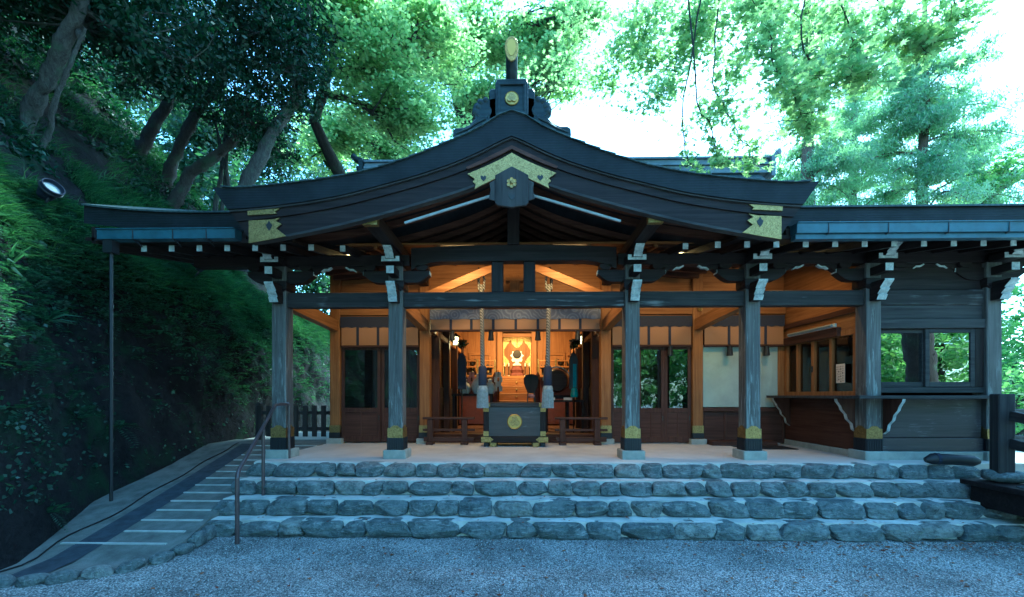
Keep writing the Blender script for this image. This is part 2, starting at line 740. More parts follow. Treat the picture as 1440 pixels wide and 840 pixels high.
def glass_mat(name, refl, tint=(.9, .95, .95)):
    m = bpy.data.materials.new(name)
    m.use_nodes = True
    n, l = m.node_tree.nodes, m.node_tree.links
    n.clear()
    out = n.new("ShaderNodeOutputMaterial")
    t = n.new("ShaderNodeBsdfTransparent")
    t.inputs[0].default_value = (*tint, 1)
    g = n.new("ShaderNodeBsdfGlossy")
    g.inputs["Roughness"].default_value = .01
    tc = n.new("ShaderNodeTexCoord")
    nz = n.new("ShaderNodeTexNoise")
    nz.inputs["Scale"].default_value = 3
    nz.inputs["Detail"].default_value = 2
    l.new(tc.outputs["Object"], nz.inputs["Vector"])
    bp = n.new("ShaderNodeBump")
    bp.inputs["Strength"].default_value = .08
    bp.inputs["Distance"].default_value = .02
    l.new(nz.outputs["Fac"], bp.inputs["Height"])
    l.new(bp.outputs[0], g.inputs["Normal"])
    x = n.new("ShaderNodeMixShader")
    fr = n.new("ShaderNodeFresnel")
    ad = n.new("ShaderNodeMath")
    ad.operation = 'ADD'
    ad.use_clamp = True
    ad.inputs[1].default_value = refl
    l.new(fr.outputs[0], ad.inputs[0])
    l.new(ad.outputs[0], x.inputs[0])
    l.new(t.outputs[0], x.inputs[1])
    l.new(g.outputs[0], x.inputs[2])
    l.new(x.outputs[0], out.inputs[0])
    return m


M['glass_booth'] = glass_mat('reflective_window_glass', .5, (.5, .55, .55))
M['glass_door'] = glass_mat('door_glass', .05, (.8, .85, .85))


def glow_mat(name, c, s):
    k = Mat(name, c, .6)
    k.p.inputs["Emission Color"].default_value = (*c, 1)
    k.p.inputs["Emission Strength"].default_value = s
    return k.m


M['lantern_glow'] = glow_mat('lit_lantern_paper', (1.0, .66, .28), 1.6)
M['bulb'] = glow_mat('warm_bulb', (1.0, .55, .2), 2.5)
M['lens'] = paint_mat('frosted_lens', (.20, .23, .24), .5, .9, 3)
M['chrome'] = Mat('bright_ring', (.6, .65, .65), .25, 1.0).m
M['bronze'] = Mat('dark_bronze', (.05, .045, .04), .3, .9).m

# ================================================================== SETTING
g = 90
gm = MB().add([(-g, -g, 0), (g, -g, 0), (g, g, 0), (-g, g, 0)], [(0, 1, 2, 3)])
tag(obj('ground', gm, M['gravel']), kind='structure')
FLOOR = .84


# ---- the bank on the left
def bank_x(y):
    return np.interp(y, [-8, 3.5, 4.5, 6, 8.8, 12, 30], [-5.2, -5.35, -5.5, -6.15, -6.35, -6.5, -8.0])


PU = [-.5, 0, .3, .7, 1.15, 1.7, 2.3, 4.5, 9, 20]
PZ = [-.1, .0, 1.5, 3.1, 4.3, 5.1, 5.8, 8.9, 14.5, 25]


def bank_pt(s, y):
    """s in profile units along PU; returns x, z without noise"""
    u = s
    z = np.interp(u, PU, PZ)
    fall = np.interp(y, [-8, 13.5, 18, 26], [1, 1, .6, .15])
    z = np.where(z > 4.6, 4.6 + (z - 4.6) * fall, z)
    return bank_x(y) - u, z


def bank_noise(x, y, z):
    p = np.stack([x, y, z], 1)
    return .34 * fbm(p * .8, 3, 5) + .10 * fbm(p * 4, 9, 3)


def bank_surface(u, y):
    x, z = bank_pt(u, y)
    d = bank_noise(x, y, z) * np.clip(u * 2.5, 0, 1)
    steep = np.interp(u, [0, 1.0, 2.3, 3], [1, .9, .5, .4])
    return x + d * steep, z + d * (1 - .6 * steep)


us = np.concatenate([np.linspace(-.5, 2.4, 70), np.linspace(2.5, 6, 36), np.linspace(6.3, 20, 30)])
ys = np.concatenate([np.linspace(-8, 2.5, 30), np.linspace(2.7, 14, 130), np.linspace(14.3, 32, 50)])
UU, YY = np.meshgrid(us, ys)
bx, bz = bank_surface(UU.ravel(), YY.ravel())
V = np.stack([bx, YY.ravel(), bz], 1)
nu, ny = len(us), len(ys)
I = np.arange(nu * ny).reshape(ny, nu)
Fq = np.stack([I[:-1, :-1], I[1:, :-1], I[1:, 1:], I[:-1, 1:]], -1).reshape(-1, 4)
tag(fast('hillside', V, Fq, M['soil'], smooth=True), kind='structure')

# ---- ramp, path strips
rm = MB()


def ramp_z(y):
    return min(max((y - 4.5) * .2, 0), FLOOR)


rv, rf = [], []
ry = [4.02, 4.2, 4.5, 5.0, 5.6, 6.5, 7.5, 8.7, 9.6]
rl = [float(bank_x(y)) - .25 for y in ry]
rr = [-5.0, -4.35, -4.05, -4.0, -4.12, -4.12, -4.12, -4.12, -4.12]
for y, l_, r_ in zip(ry, rl, rr):
    z = ramp_z(y) + .02
    rv += [(l_, y, z), (r_, y, z), (r_, y, -.02), (l_, y, -.02)]
for i in range(len(ry) - 1):
    a, b = i * 4, i * 4 + 4
    rf += [(a, a + 1, b + 1, b), (a + 1, a + 2, b + 2, b + 1)]
rf += [(0, 3, 2, 1)]
rm.add(rv, rf)
ramp = tag(obj('path', rm, M['ramp']), kind='structure')
lm = MB()
y = 4.9
while y < 8.7:
    z = ramp_z(y) + .02
    xl = np.interp(y, [4.6, 8.7], [-4.86, -5.46])
    if y < 5.0:
        xl = -5.45
    lm.box(xl, -4.16, y - .016, y + .016, z - .01, z + .013)
    y += .283
obj('ridge', lm, M['ridge_line'], ramp)
dm = MB()
dv, df_ = [], []
for i, y in enumerate([4.15, 4.6, 6.25, 8.7]):
    cx = np.interp(y, [4.15, 4.6, 6.25, 8.7], [-5.02, -5.06, -5.26, -5.66])
    z = ramp_z(y) + .026
    dv += [(cx - .17, y, z), (cx + .17, y, z)]
    if i:
        df_.append((2 * i - 2, 2 * i - 1, 2 * i + 1, 2 * i))
dm.add(dv, df_)
obj('drain_cover', dm, M['drain'], ramp)

# ---- porch floor slab
fm = MB()
fm.box(-4.16, 7.15, 6.56, 9.35, .3, FLOOR)
fm.box(-6.6, -4.125, 9.0, 12.0, .3, FLOOR - .006)
fm.box(7.155, 9.6, 6.6, 9.35, .3, FLOOR - .004)
tag(obj('floor', fm, M['floor'], bevel=.01), kind='structure')


# ================================================================== STONE STEPS
def rock_mesh(cx, cy, cz, w, d, h, seed, n=7, k=5.0, facets=7, amp=.10):
    r = np.random.default_rng(seed)
    lin = np.linspace(-1, 1, n)
    pts, idx, faces = [], {}, []

    def vid(p):
        q = tuple(round(float(a), 4) for a in p)
        if q not in idx:
            idx[q] = len(pts)
            pts.append(q)
        return idx[q]
    for ax in range(3):
        for sgn in (-1, 1):
            for i in range(n - 1):
                for j in range(n - 1):
                    c = []
                    for (a, b) in ((i, j), (i + 1, j), (i + 1, j + 1), (i, j + 1)):
                        p = [0, 0, 0]
                        p[ax] = sgn
                        p[(ax + 1) % 3] = lin[a]
                        p[(ax + 2) % 3] = lin[b]
                        c.append(vid(p))
                    faces.append(c if sgn > 0 else c[::-1])
    P = np.array(pts)
    nk = (np.abs(P) ** k).sum(1) ** (1 / k)
    P = P / nk[:, None]
    for _ in range(facets):
        nr = r.normal(size=3)
        nr /= np.linalg.norm(nr)
        dd = r.uniform(.98, 1.38) if k > 6 else r.uniform(.82, 1.12)
        over = P @ nr - dd
        P = P - np.clip(over, 0, None)[:, None] * nr * .9
    sh = r.uniform(-.18, .18, 2)
    P[:, 0] += sh[0] * P[:, 2] + sh[1] * P[:, 1] * .5
    P = P * np.array([w / 2, d / 2, h / 2])
    off = r.uniform(0, 90, 3)
    P += amp * min(h, w) * np.stack([1.2 * fbm(P * 7 + off + 31 * a, 5, 3) + .35 * fbm(P * 26 + off + 17 * a, 8, 2) for a in range(3)], 1)
    P += np.array([cx, cy, cz])
    return P, np.array(faces)


def block_mesh(xl0, xl1, xr0, xr1, yf, z0, z1, d, seed, n=13):
    """a split stone that fills the place between two slanting joints"""
    r = np.random.default_rng(seed)
    P, Fc = rock_mesh(0, 0, 0, 2, 2, 2, seed, n, 7.0, 0, 0)
    for _ in range(7):                                    # cleaved planes on the face and top edge
        nr = np.array([r.normal() * .55, -abs(r.normal()) - .35, r.normal() * .5 + .15])
        nr /= np.linalg.norm(nr)
        over = P @ nr - r.uniform(.93, 1.18)
        P = P - np.clip(over, 0, None)[:, None] * nr * 1.0
    P[:, 1] += r.uniform(-.12, .12) * P[:, 0] + r.uniform(.0, .22) * P[:, 2]      # faces lean their own way
    off = r.uniform(0, 90, 3)
    sc = np.array([(xr0 - xl0) / .4, 1, 1])
    P = P + np.stack([.05 * fbm(P * sc * 2.2 + off, 5, 3), .20 * fbm(P * sc * 1.6 + off + 9, 6, 4), .08 * fbm(P * sc * 1.8 + off + 21, 7, 3)], 1)
    t = (P[:, 2:3] + 1) / 2
    u = (P[:, 0:1] + 1) / 2
    xl = xl0 + (xl1 - xl0) * t
    xr = xr0 + (xr1 - xr0) * t
    return np.concatenate([xl + (xr - xl) * u, yf + d * (P[:, 1:2] + 1) / 2, z0 + (z1 - z0) * t], 1), Fc


ROWS = [  # front y, top z, x0, x1, label
    (6.38, .84, -4.2, 7.02, 'topmost row of rough blue grey stones edging the pale porch floor'),
    (6.07, .63, -4.22, 7.05, 'second row of rough stones from the porch floor, one step below it'),
    (5.75, .42, -4.24, 7.7, 'second row of rough stones up from the gravel, with wide pale tread above'),
    (5.45, .21, -4.2, 8.0, 'lowest row of rough stones rising straight out of the gravel'),
]
sd = 100
for ri, (yf, zt, x0, x1, lab) in enumerate(ROWS):
    st = thing('stone_step', (0, yf, zt - .21), lab, 'stone step', 'rough stone steps up to the shrine porch')
    yb = ROWS[ri - 1][0] + .14 if ri else 6.62
    tr = MB()
    tr.box(x0 + .08, x1, yf + .10, yb, -.02 if ri == 3 else zt - .30, zt - .008)
    obj('tread', tr, M['tread'], st)
    rr_ = random.Random(50 + ri)
    x = x0
    j0 = (x, x)
    while x < x1 - .15:
        w = rr_.choice([.28, .34, .38, .42, .46, .54, .62]) * rr_.uniform(.93, 1.08)
        if ri == 3:
            w *= 1.05
        sl_ = rr_.uniform(-.035, .035)
        j1 = (x + w + sl_, x + w - sl_)
        g_ = .006
        P, Fc = block_mesh(j0[0] + g_, j0[1] + g_, j1[0] - g_, j1[1] - g_, yf - .03 + rr_.uniform(-.018, .018), zt - .212, zt - rr_.uniform(.0, .022), .30, sd)
        fast('stone', P, Fc, M['stone'], st, smooth=True)
        sd += 1
        x += w
        j0 = j1

# kerb stones round the ramp's foot and up its side
kpts = [(-5.35, 4.02), (-5.06, 4.02), (-4.80, 4.06), (-4.56, 4.14), (-4.33, 4.26), (-4.13, 4.42), (-3.99, 4.64), (-3.95, 4.90), (-3.97, 5.14), (-4.02, 5.38)]
for i, (x, y) in enumerate(kpts):
    big = i >= 8
    P, Fc = rock_mesh(x, y, .035 + (.04 if big else 0), .25, .17, .18 if big else .13, 900 + i, 6, 3.0, 6, .12)
    c = np.array([x, y, 0])
    if i < 9:
        ang = math.atan2(kpts[i + 1][1] - y, kpts[i + 1][0] - x)
    ca, sa = math.cos(ang), math.sin(ang)
    Q = P - c
    Q = np.stack([Q[:, 0] * ca - Q[:, 1] * sa, Q[:, 0] * sa + Q[:, 1] * ca, Q[:, 2]], 1) + c
    o = fast('kerb_stone', Q, Fc, M['stone'], smooth=True)
    tag(o, 'rounded rough stone in the curved edging round the foot of the ramp', 'kerb stone', 'stones edging the foot of the ramp')

# ================================================================== SHRINE HALL
HALL = thing('shrine_hall', (0, 7.0, FLOOR), 'dark timber shrine hall with curved front gable and brass fittings above the stone steps', 'shrine')


def part(name, mb, m, parent=None, bevel=.006, smooth=None):
    return obj(name, mb, m, parent or HALL, bevel, smooth)


PX = [-3.96, -1.98, 1.98, 3.96, 5.92, 7.86]
PW = .24

# -- front pillars with sleeves and brass bands
for i, x in enumerate(PX):
    m = MB().box(x - PW / 2, x + PW / 2, 7 - PW / 2, 7 + PW / 2, .96, 4.08)
    p = part('pillar', m, M['pillar'], bevel=.012)
    s = MB()
    s.prism([(x - .19, 7 - .19), (x + .19, 7 - .19), (x + .19, 7 + .19), (x - .19, 7 + .19)], FLOOR - .02, .985, 'z')
    obj('base_stone', s, M['base_stone'], p, .012)
    h = PW / 2 + .014
    s = MB().box(x - h, x + h, 7 - h, 7 + h, .975, 1.185)
    n = 7
    for k in range(n):                                     # vertical copper ribs
        q = -h + (k + .5) * 2 * h / n
        for (a, b, c, d) in ((x + q - .008, x + q + .008, 7 - h - .008, 7 - h + .002), (x + q - .008, x + q + .008, 7 + h - .002, 7 + h + .008)):
            s.box(a, b, c, d, .985, 1.178)
        for sx in (-1, 1):
            s.box(x + sx * h - .008 * (sx < 0) - .002 * (sx > 0), x + sx * h + .008 * (sx > 0) + .002 * (sx < 0), 7 + q - .008, 7 + q + .008, .985, 1.178)
    obj('sleeve', s, M['black'], p)
    h = PW / 2 + .009
    s = MB()
    N = 16

    def top(t):                                           # ogee top edge of the band
        return 1.335 + .055 * (0.5 + .5 * math.cos(2 * math.pi * t)) * (1 if abs(t) < .5 else 0) + .012 * abs(math.sin(3 * math.pi * t))
    prof = [(-1 + 2 * k / N) * h for k in range(N + 1)]
    o1 = [(x + q, top(q / h / 2)) for q in prof]
    for (ya, yb) in ((7 - h, 7 - h + .006), (7 + h - .006, 7 + h)):
        s.prism([(x - h, 1.187), *[(x + q, top(q / h / 2)) for q in prof], (x + h, 1.187)], ya, yb)
    for (xa, xb) in ((x - h, x - h + .006), (x + h - .006, x + h)):
        s.prism([(7 - h + .007, 1.187), *[(7 + q * .94, top(q / h / 2)) for q in prof], (7 + h - .007, 1.187)], xa, xb, 'x')
    obj('brass_band', s, M['gold'], p)

# -- back columns of the porch, lit warm
for x in PX[:5]:
    if x > 5:
        continue
    y = 9.1
    c = part('column', MB().box(x - .11, x + .11, y - .11, y + .11, .95, 4.9), M['orange_z'], bevel=.01)
    obj('base_stone', MB().box(x - .17, x + .17, y - .17, y + .17, FLOOR - .02, .955), M['base_stone'], c, .01)
    obj('sleeve', MB().box(x - .122, x + .122, y - .122, y + .122, .96, 1.08), M['black'], c)
    obj('brass_band', MB().box(x - .118, x + .118, y - .118, y + .118, 1.083, 1.24), M['gold'], c)

# -- long beams
for a, b in zip(PX[:-1], PX[1:]):
    part('tie_beam', MB().box(a + PW / 2, b - PW / 2, 6.93, 7.09, 3.39, 3.64), M['beam'], bevel=.01)
part('eave_beam', MB().box(-5.45, -1.75, 6.92, 7.1, 4.085, 4.27), M['dark_x'])
part('eave_beam', MB().box(1.75, 9.4, 6.92, 7.1, 4.085, 4.27), M['dark_x'])
# rainbow beam of the wide bay, its underside arched
lo, hi = [], []
for k in range(21):
    x = -1.72 + 3.44 * k / 20
    e = max(0, abs(x) - 1.15) / .57
    lo.append((x, 4.150 - .14 * e * e))
    hi.append((x, 4.42 - .05 * (x / 1.72) ** 2))
part('rainbow_beam', MB().ribbon(lo, hi, 6.90, 7.1), M['dark_x'], bevel=0)
for sx in (-1, 1):
    part('strut', MB().box(sx * .27 - .1, sx * .27 + .1, 6.94, 7.06, 3.642, 4.148), M['dark_z'])
part('king_post', MB().box(-.1, .1, 6.85, 7.03, 4.41, 5.25), M['dark_z'])

# -- beams from pillars back to columns (porch tie beams) and purlins carrying the gable
for x in (-3.96, -1.98, 1.98, 3.96):
    part('cross_beam', MB().prism([(7.125, 3.40), (8.0, 3.36), (8.985, 3.30), (8.985, 3.54), (8.0, 3.60), (7.125, 3.62)], x - .08, x + .08, 'x'), M['orange_y'])
for sx in (-1, 1):
    x = sx * 1.985
    p = part('purlin', MB().box(x - .1, x + .1, 5.74, 9.2, 4.285, 4.47), M['dark_y'], bevel=.008)
    obj('brass_cap', MB().box(x - .104, x + .104, 5.716, 5.80, 4.281, 4.474), M['gold'], p)


# -- brackets on the pillars
def nose(x, y0, y1, z0, z1, w, m):
    """carved beam end sticking out of the pillar, its face stepped and leaning back"""
    h = z1 - z0
    out = [(y1, z0), (y0 + .17, z0), (y0 + .13, z0 + .25 * h), (y0 + .155, z0 + .30 * h), (y0 + .09, z0 + .55 * h), (y0 + .11, z0 + .6 * h), (y0 + .02, z0 + .92 * h), (y0 + .02, z1), (y1, z1)]
    return MB().prism(out, x - w / 2, x + w / 2, 'x'), out


for i, x in enumerate(PX):
    b = part('bracket', MB().box(x - .15, x + .15, 6.85, 7.15, 3.70, 3.82).prism([(x - .15, 3.70), (x - .10, 3.645), (x + .10, 3.645), (x + .15, 3.70)], 6.86, 7.14), M['dark_x'])
    # carved tie beam end with its white face
    m, out = nose(x, 6.58, 6.90, 3.44, 3.74, .15, None)
    nb = obj('beam_end', m, M['dark_y'], b)
    face = out[1:8]
    w = MB()
    vs = []
    for (yy, zz) in face:
        vs += [(x - .073, yy - .004, zz), (x + .073, yy - .004, zz)]
    w.add(vs, [(2 * k, 2 * k + 1, 2 * k + 3, 2 * k + 2) for k in range(len(face) - 1)])
    obj('white_end', w, M['white'], b)
    # arm towards the front
    obj('arm', MB().box(x - .065, x + .065, 6.60, 7.3, 3.86, 3.99), M['dark_y'], b, .006)
    obj('white_end', MB().box(x - .06, x + .06, 6.594, 6.60, 3.866, 3.984), M['white'], b)
    # arm along the facade with curved underside
    L = .56
    out = [(x - L, 4.0), (x - L, 3.93)] + [(x - L + L * .42 * t, 3.93 - .13 * math.sin(t * math.pi / 2)) for t in (.25, .5, .75, 1)] + \
          [(x + L - L * .42 * t, 3.93 - .13 * math.sin(t * math.pi / 2)) for t in (1, .75, .5, .25)] + [(x + L, 3.93), (x + L, 4.0)]
    obj('arm', MB().prism(out, 6.93, 7.07), M['dark_x'], b)
    for sx in (-1, 1):
        obj('white_end', MB().box(x + sx * (L + .004) - .004, x + sx * (L + .004) + .004, 6.94, 7.06, 3.935, 3.995), M['white'], b)
        obj('bearing_block', MB().prism([(x + sx * .44 - .1, 4.083), (x + sx * .44 - .1, 4.04), (x + sx * .44 - .06, 4.002), (x + sx * .44 + .06, 4.002), (x + sx * .44 + .1, 4.04), (x + sx * .44 + .1, 4.083)], 6.9, 7.1), M['dark_x'], b)
        # curled corbel under the eave beam
        q = [(x + sx * .54, 4.083), (x + sx * .86, 4.083), (x + sx * .80, 4.05), (x + sx * .74, 4.05), (x + sx * .69, 4.01), (x + sx * .64, 4.01), (x + sx * .56, 3.95)]
        if not (i == 1 and sx > 0) and not (i == 2 and sx < 0) and not (i == 0 and sx < 0) and not (i == 5 and sx > 0):
            obj('corbel', MB().prism(q, 6.95, 7.05), M['dark_x'], b)
            obj('white_end', MB().prism([(x + sx * .862, 4.078), (x + sx * .802, 4.045), (x + sx * .742, 4.045), (x + sx * .692, 4.005), (x + sx * .70, 3.99), (x + sx * .75, 4.02), (x + sx * .81, 4.02), (x + sx * .875, 4.06)], 6.945, 7.0), M['white'], b)
    # cradle and top nose, white faced
    obj('bearing_block', MB().prism([(x - .15, 4.15), (x - .15, 4.06), (x + .15, 4.06), (x + .15, 4.15), (x + .08, 4.15), (x + .08, 4.10), (x - .08, 4.10), (x - .08, 4.15)], 6.62, 6.84), M['dark_y'], b)
    obj('white_end', MB().prism([(x - .146, 4.146), (x - .146, 4.064), (x + .146, 4.064), (x + .146, 4.146), (x + .085, 4.146), (x + .085, 4.104), (x - .085, 4.104), (x - .085, 4.146)], 6.614, 6.62), M['white'], b)
    m, out = nose(x, 6.42, 6.91, 4.103, 4.26, .14, None)
    obj('beam_end', m, M['dark_y'], b)
    face = out[1:8]
    w = MB()
    vs = []
    for (yy, zz) in face:
        vs += [(x - .067, yy - .004, zz), (x + .067, yy - .004, zz)]
    w.add(vs, [(2 * k, 2 * k + 1, 2 * k + 3, 2 * k + 2) for k in range(len(face) - 1)])
    obj('white_end', w, M['white'], b)

# -- rafters of the side eaves, white painted ends
RX = []
k = -3
while 3.915 + .43 * k < 9.4:
    RX.append(3.915 + .43 * k)
    k += 1
for k in range(-3, 6):
    RX.append(-3.915 - .43 * k)
for x in RX:
    short = abs(x) < 2.8
    if x < -6.1:
        continue
    y0 = 6.32 if short else 6.2
    z0 = 4.145 + (y0 - 6.2) * .2
    p, q = Vector((x, y0, z0)), Vector((x, 9.2, z0 + .2 * (9.2 - y0)))
    r_ = part('rafter', MB().bar(p, q, .085, .105), M['dark_y'], bevel=0)
    obj('white_end', MB().box(x - .041, x + .041, y0 - .008, y0 - .002, z0 - .050, z0 + .052), M['white'], r_)

# -- soffit boards and roofs of the side wings
def wing(x0, x1, tip):
    ys_ = [6.1, 6.6, 7.2, 8.0, 9.3]
    n = 14
    xs = [x0 + (x1 - x0) * k / n for k in range(n + 1)]

    def lift(x):
        if tip < 0:
            t = max(0, (-4.6 - x) / 1.9)
        else:
            t = 0
        return .13 * t * t

    def solid(fz0, fz1, ya, m_, name):
        vs, fs = [], []
        yy = [ya] + [y for y in ys_ if y > ya + .05]
        nx, ny_ = len(xs), len(yy)
        for f in (fz0, fz1):
            for y in yy:
                for x in xs:
                    vs.append((x, y, f(x, y)))
        o = nx * ny_
        for j in range(ny_ - 1):
            for i in range(nx - 1):
                a = j * nx + i
                fs.append((a, a + 1, a + nx + 1, a + nx))
                fs.append((o + a, o + a + nx, o + a + nx + 1, o + a + 1))
        for i in range(nx - 1):
            fs.append((i, o + i, o + i + 1, i + 1))
            a = (ny_ - 1) * nx + i
            fs.append((a, a + 1, o + a + 1, o + a))
        for j in range(ny_ - 1):
            a = j * nx
            fs.append((a, a + nx, o + a + nx, o + a))
            a = j * nx + nx - 1
            fs.append((a, o + a, o + a + nx, a + nx))
        part(name, MB().add(vs, fs), m_, bevel=0)
    solid(lambda x, y: 4.21 + .2 * (y - 6.2) + lift(x) * .4, lambda x, y: 4.26 + .2 * (y - 6.2) + lift(x) * .4, 6.12, M['dark_x'], 'soffit')
    solid(lambda x, y: 4.37 + .3 * (y - 6.1) + lift(x), lambda x, y: 4.64 + .40 * (y - 6.1) + lift(x), 6.10, M['roof_edge'], 'wing_roof')
    solid(lambda x, y: 4.642 + .40 * (y - 6.1) + lift(x), lambda x, y: 4.668 + .40 * (y - 6.1) + lift(x), 6.06, M['roof'], 'roof_covering')
    return lift


wing(-6.47, -3.3, -1)
wing(3.3, 9.8, 1)
# verge board at the left end of the eave
part('verge_board', MB().prism([(6.12, 4.20), (9.3, 4.86), (9.3, 5.25), (6.12, 4.45)], -6.38, -6.32, 'x'), M['dark_y'])
# fascia and gutters
part('fascia', MB().box(4.02, 9.7, 6.14, 6.18, 4.20, 4.36), M['dark_x'])
part('fascia', MB().box(-6.3, -4.02, 6.14, 6.18, 4.22, 4.37), M['dark_x'])


def gutter(x0, x1, z0, seams):
    m = MB()
    out = [(5.98, z0), (6.13, z0), (6.13, z0 + .15), (6.118, z0 + .15), (6.118, z0 + .012), (5.992, z0 + .012), (5.992, z0 + .15), (5.955, z0 + .15), (5.955, z0 + .138), (5.975, z0 + .13)]
    m.prism(out, x0, x1, 'x')
    for xe in (x0, x1):
        m.box(xe - .006, xe + .006, 5.98, 6.13, z0, z0 + .145)
    gt = part('gutter', m, M['gutter'], bevel=0)
    for x in seams:
        s_ = MB().box(x - .006, x + .006, 5.968, 6.135, z0 - .012, z0 + .156)
        s_.bar((x, 6.0, z0 - .01), (x, 6.13, z0 - .07), .016, .012)
        obj('gutter_strap', s_, M['iron'], gt)
    return gt


gutter(4.08, 9.7, 4.225, [4.52, 5.36, 6.2, 7.04, 7.88])
lip = MB().box(4.08, 9.7, 6.02, 6.13, 4.15, 4.222)
part('gutter_board', lip, M['gutter'], bevel=.004)
gl = gutter(-6.14, -4.08, 4.21, [-5.6, -5.0, -4.5])
# rain pipe at the left end of the gutter
rp = MB().box(-6.08, -5.94, 6.0, 6.12, 4.02, 4.208)
rp.tube([(-6.01, 6.06, 4.03), (-6.0, 6.05, 3.0), (-5.99, 6.04, 1.5), (-5.98, 6.03, .25)], .022, 10)
for z in (1.2, 2.2, 3.2):
    rp.tube([(-6.0, 6.05, z), (-6.0, 6.05, z + .05)], .028, 10)
part('rain_pipe', rp, M['black'], bevel=0)

# -- the front gable: half profiles (x, z)
TOPC = [(0, 5.725), (.10, 5.72), (.22, 5.635), (.40, 5.505), (.775, 5.345), (1.29, 5.135), (1.80, 4.970), (2.32, 4.862), (2.9, 4.785), (3.5, 4.728), (3.85, 4.716), (4.09, 4.742)]
BOTC = [(0, 5.395), (.10, 5.365), (.21, 5.305), (.42, 5.195), (.80, 5.035), (1.30, 4.875), (1.80, 4.745), (2.32, 4.615), (2.85, 4.530), (3.40, 4.468), (3.70, 4.447), (3.88, 4.440)]
BARG = [(0, 5.02), (.10, 4.97), (.22, 4.90), (.42, 4.785), (.80, 4.655), (1.25, 4.525), (1.70, 4.40), (2.20, 4.275), (2.70, 4.165), (3.20, 4.072), (3.42, 4.035), (3.60, 4.01)]


def dens(c, n=48):
    c = np.array(c)
    s = np.concatenate([[0], np.cumsum(np.hypot(*np.diff(c, axis=0).T))])
    # smooth through the points
    t = np.linspace(0, s[-1], n)
    x = np.interp(t, s, c[:, 0])
    z = np.interp(t, s, c[:, 1])
    for _ in range(3):
        x[1:-1] = .25 * x[:-2] + .5 * x[1:-1] + .25 * x[2:]
        z[1:-1] = .25 * z[:-2] + .5 * z[1:-1] + .25 * z[2:]
    return np.stack([x, z], 1)


def full(c):
    d = dens(c)
    return [(-a, b) for a, b in d[::-1]] + [(a, b) for a, b in d[1:]]


def blend(a, b, t):
    return [(p[0] * (1 - t) + q[0] * t, p[1] * (1 - t) + q[1] * t) for p, q in zip(a, b)]


fT, fB, fG = full(TOPC), full(BOTC), full(BARG)
GY = 5.55
part('gable_roof', MB().ribbon(fB, fT, GY, 9.6), M['roof_edge'], bevel=0)
# copper covering: overlapping courses that step down the slope
cv = MB()
dT = dens(TOPC, 60)
seg = 3
for sx in (-1, 1):
    for i in range(0, 59 - seg + 1, seg):
        a, b = dT[i], dT[min(i + seg, 59)]
        d = np.array([b[0] - a[0], b[1] - a[1]])
        L = np.hypot(*d)
        nrm = np.array([-d[1], d[0]]) / L
        p0 = a + nrm * .006
        p1 = b + nrm * .026 + d * .04
        p2 = b + nrm * .004 + d * .04
        p3 = a + nrm * .001
        cv.prism([(sx * p0[0], p0[1]), (sx * p1[0], p1[1]), (sx * p2[0], p2[1]), (sx * p3[0], p3[1])], GY - .03, 9.62)
part('roof_covering', cv, M['roof'], bevel=0)
# pale drip line under the thick edge, stepped upper moulding and main bargeboard
part('drip_moulding', MB().ribbon(blend(fB, fG, .06), [(a, b - .004) for a, b in fB], GY + .02, GY + .12), M['grey_x'], bevel=0)
part('barge_moulding', MB().ribbon(blend(fB, fG, .34), blend(fB, fG, .065), GY + .05, GY + .15), M['dark_x'], bevel=0)
bg = part('bargeboard', MB().ribbon(fG, blend(fB, fG, .345), GY + .075, GY + .16), M['dark_x'], bevel=0)
part('barge_rim', MB().ribbon([(a, b - .012) for a, b in fG], [(a, b + .022) for a, b in fG], GY + .062, GY + .165), M['grey_x'], bevel=0)
# curved ribs under the gable
up1 = [(a * .985, b - .004) for a, b in fB]
for y in (5.95, 6.28, 6.61, 7.25, 7.6, 7.95, 8.3, 8.65):
    part('gable_rib', MB().ribbon([(a, b - .10) for a, b in up1], up1, y - .04, y + .04), M['brown_x'], bevel=0)
# ridge purlin
part('ridge_purlin', MB().box(-.11, .11, 5.8, 9.4, 5.06, 5.28), M['dark_y'])


# brass fittings on the bargeboard
def interp(c, x):
    c = np.array(c)
    return float(np.interp(x, c[:, 0], c[:, 1]))


fr = .34
def up_z(x):
    return interp(BOTC, x) * (1 - fr) + interp(BARG, min(x, 3.6)) * fr


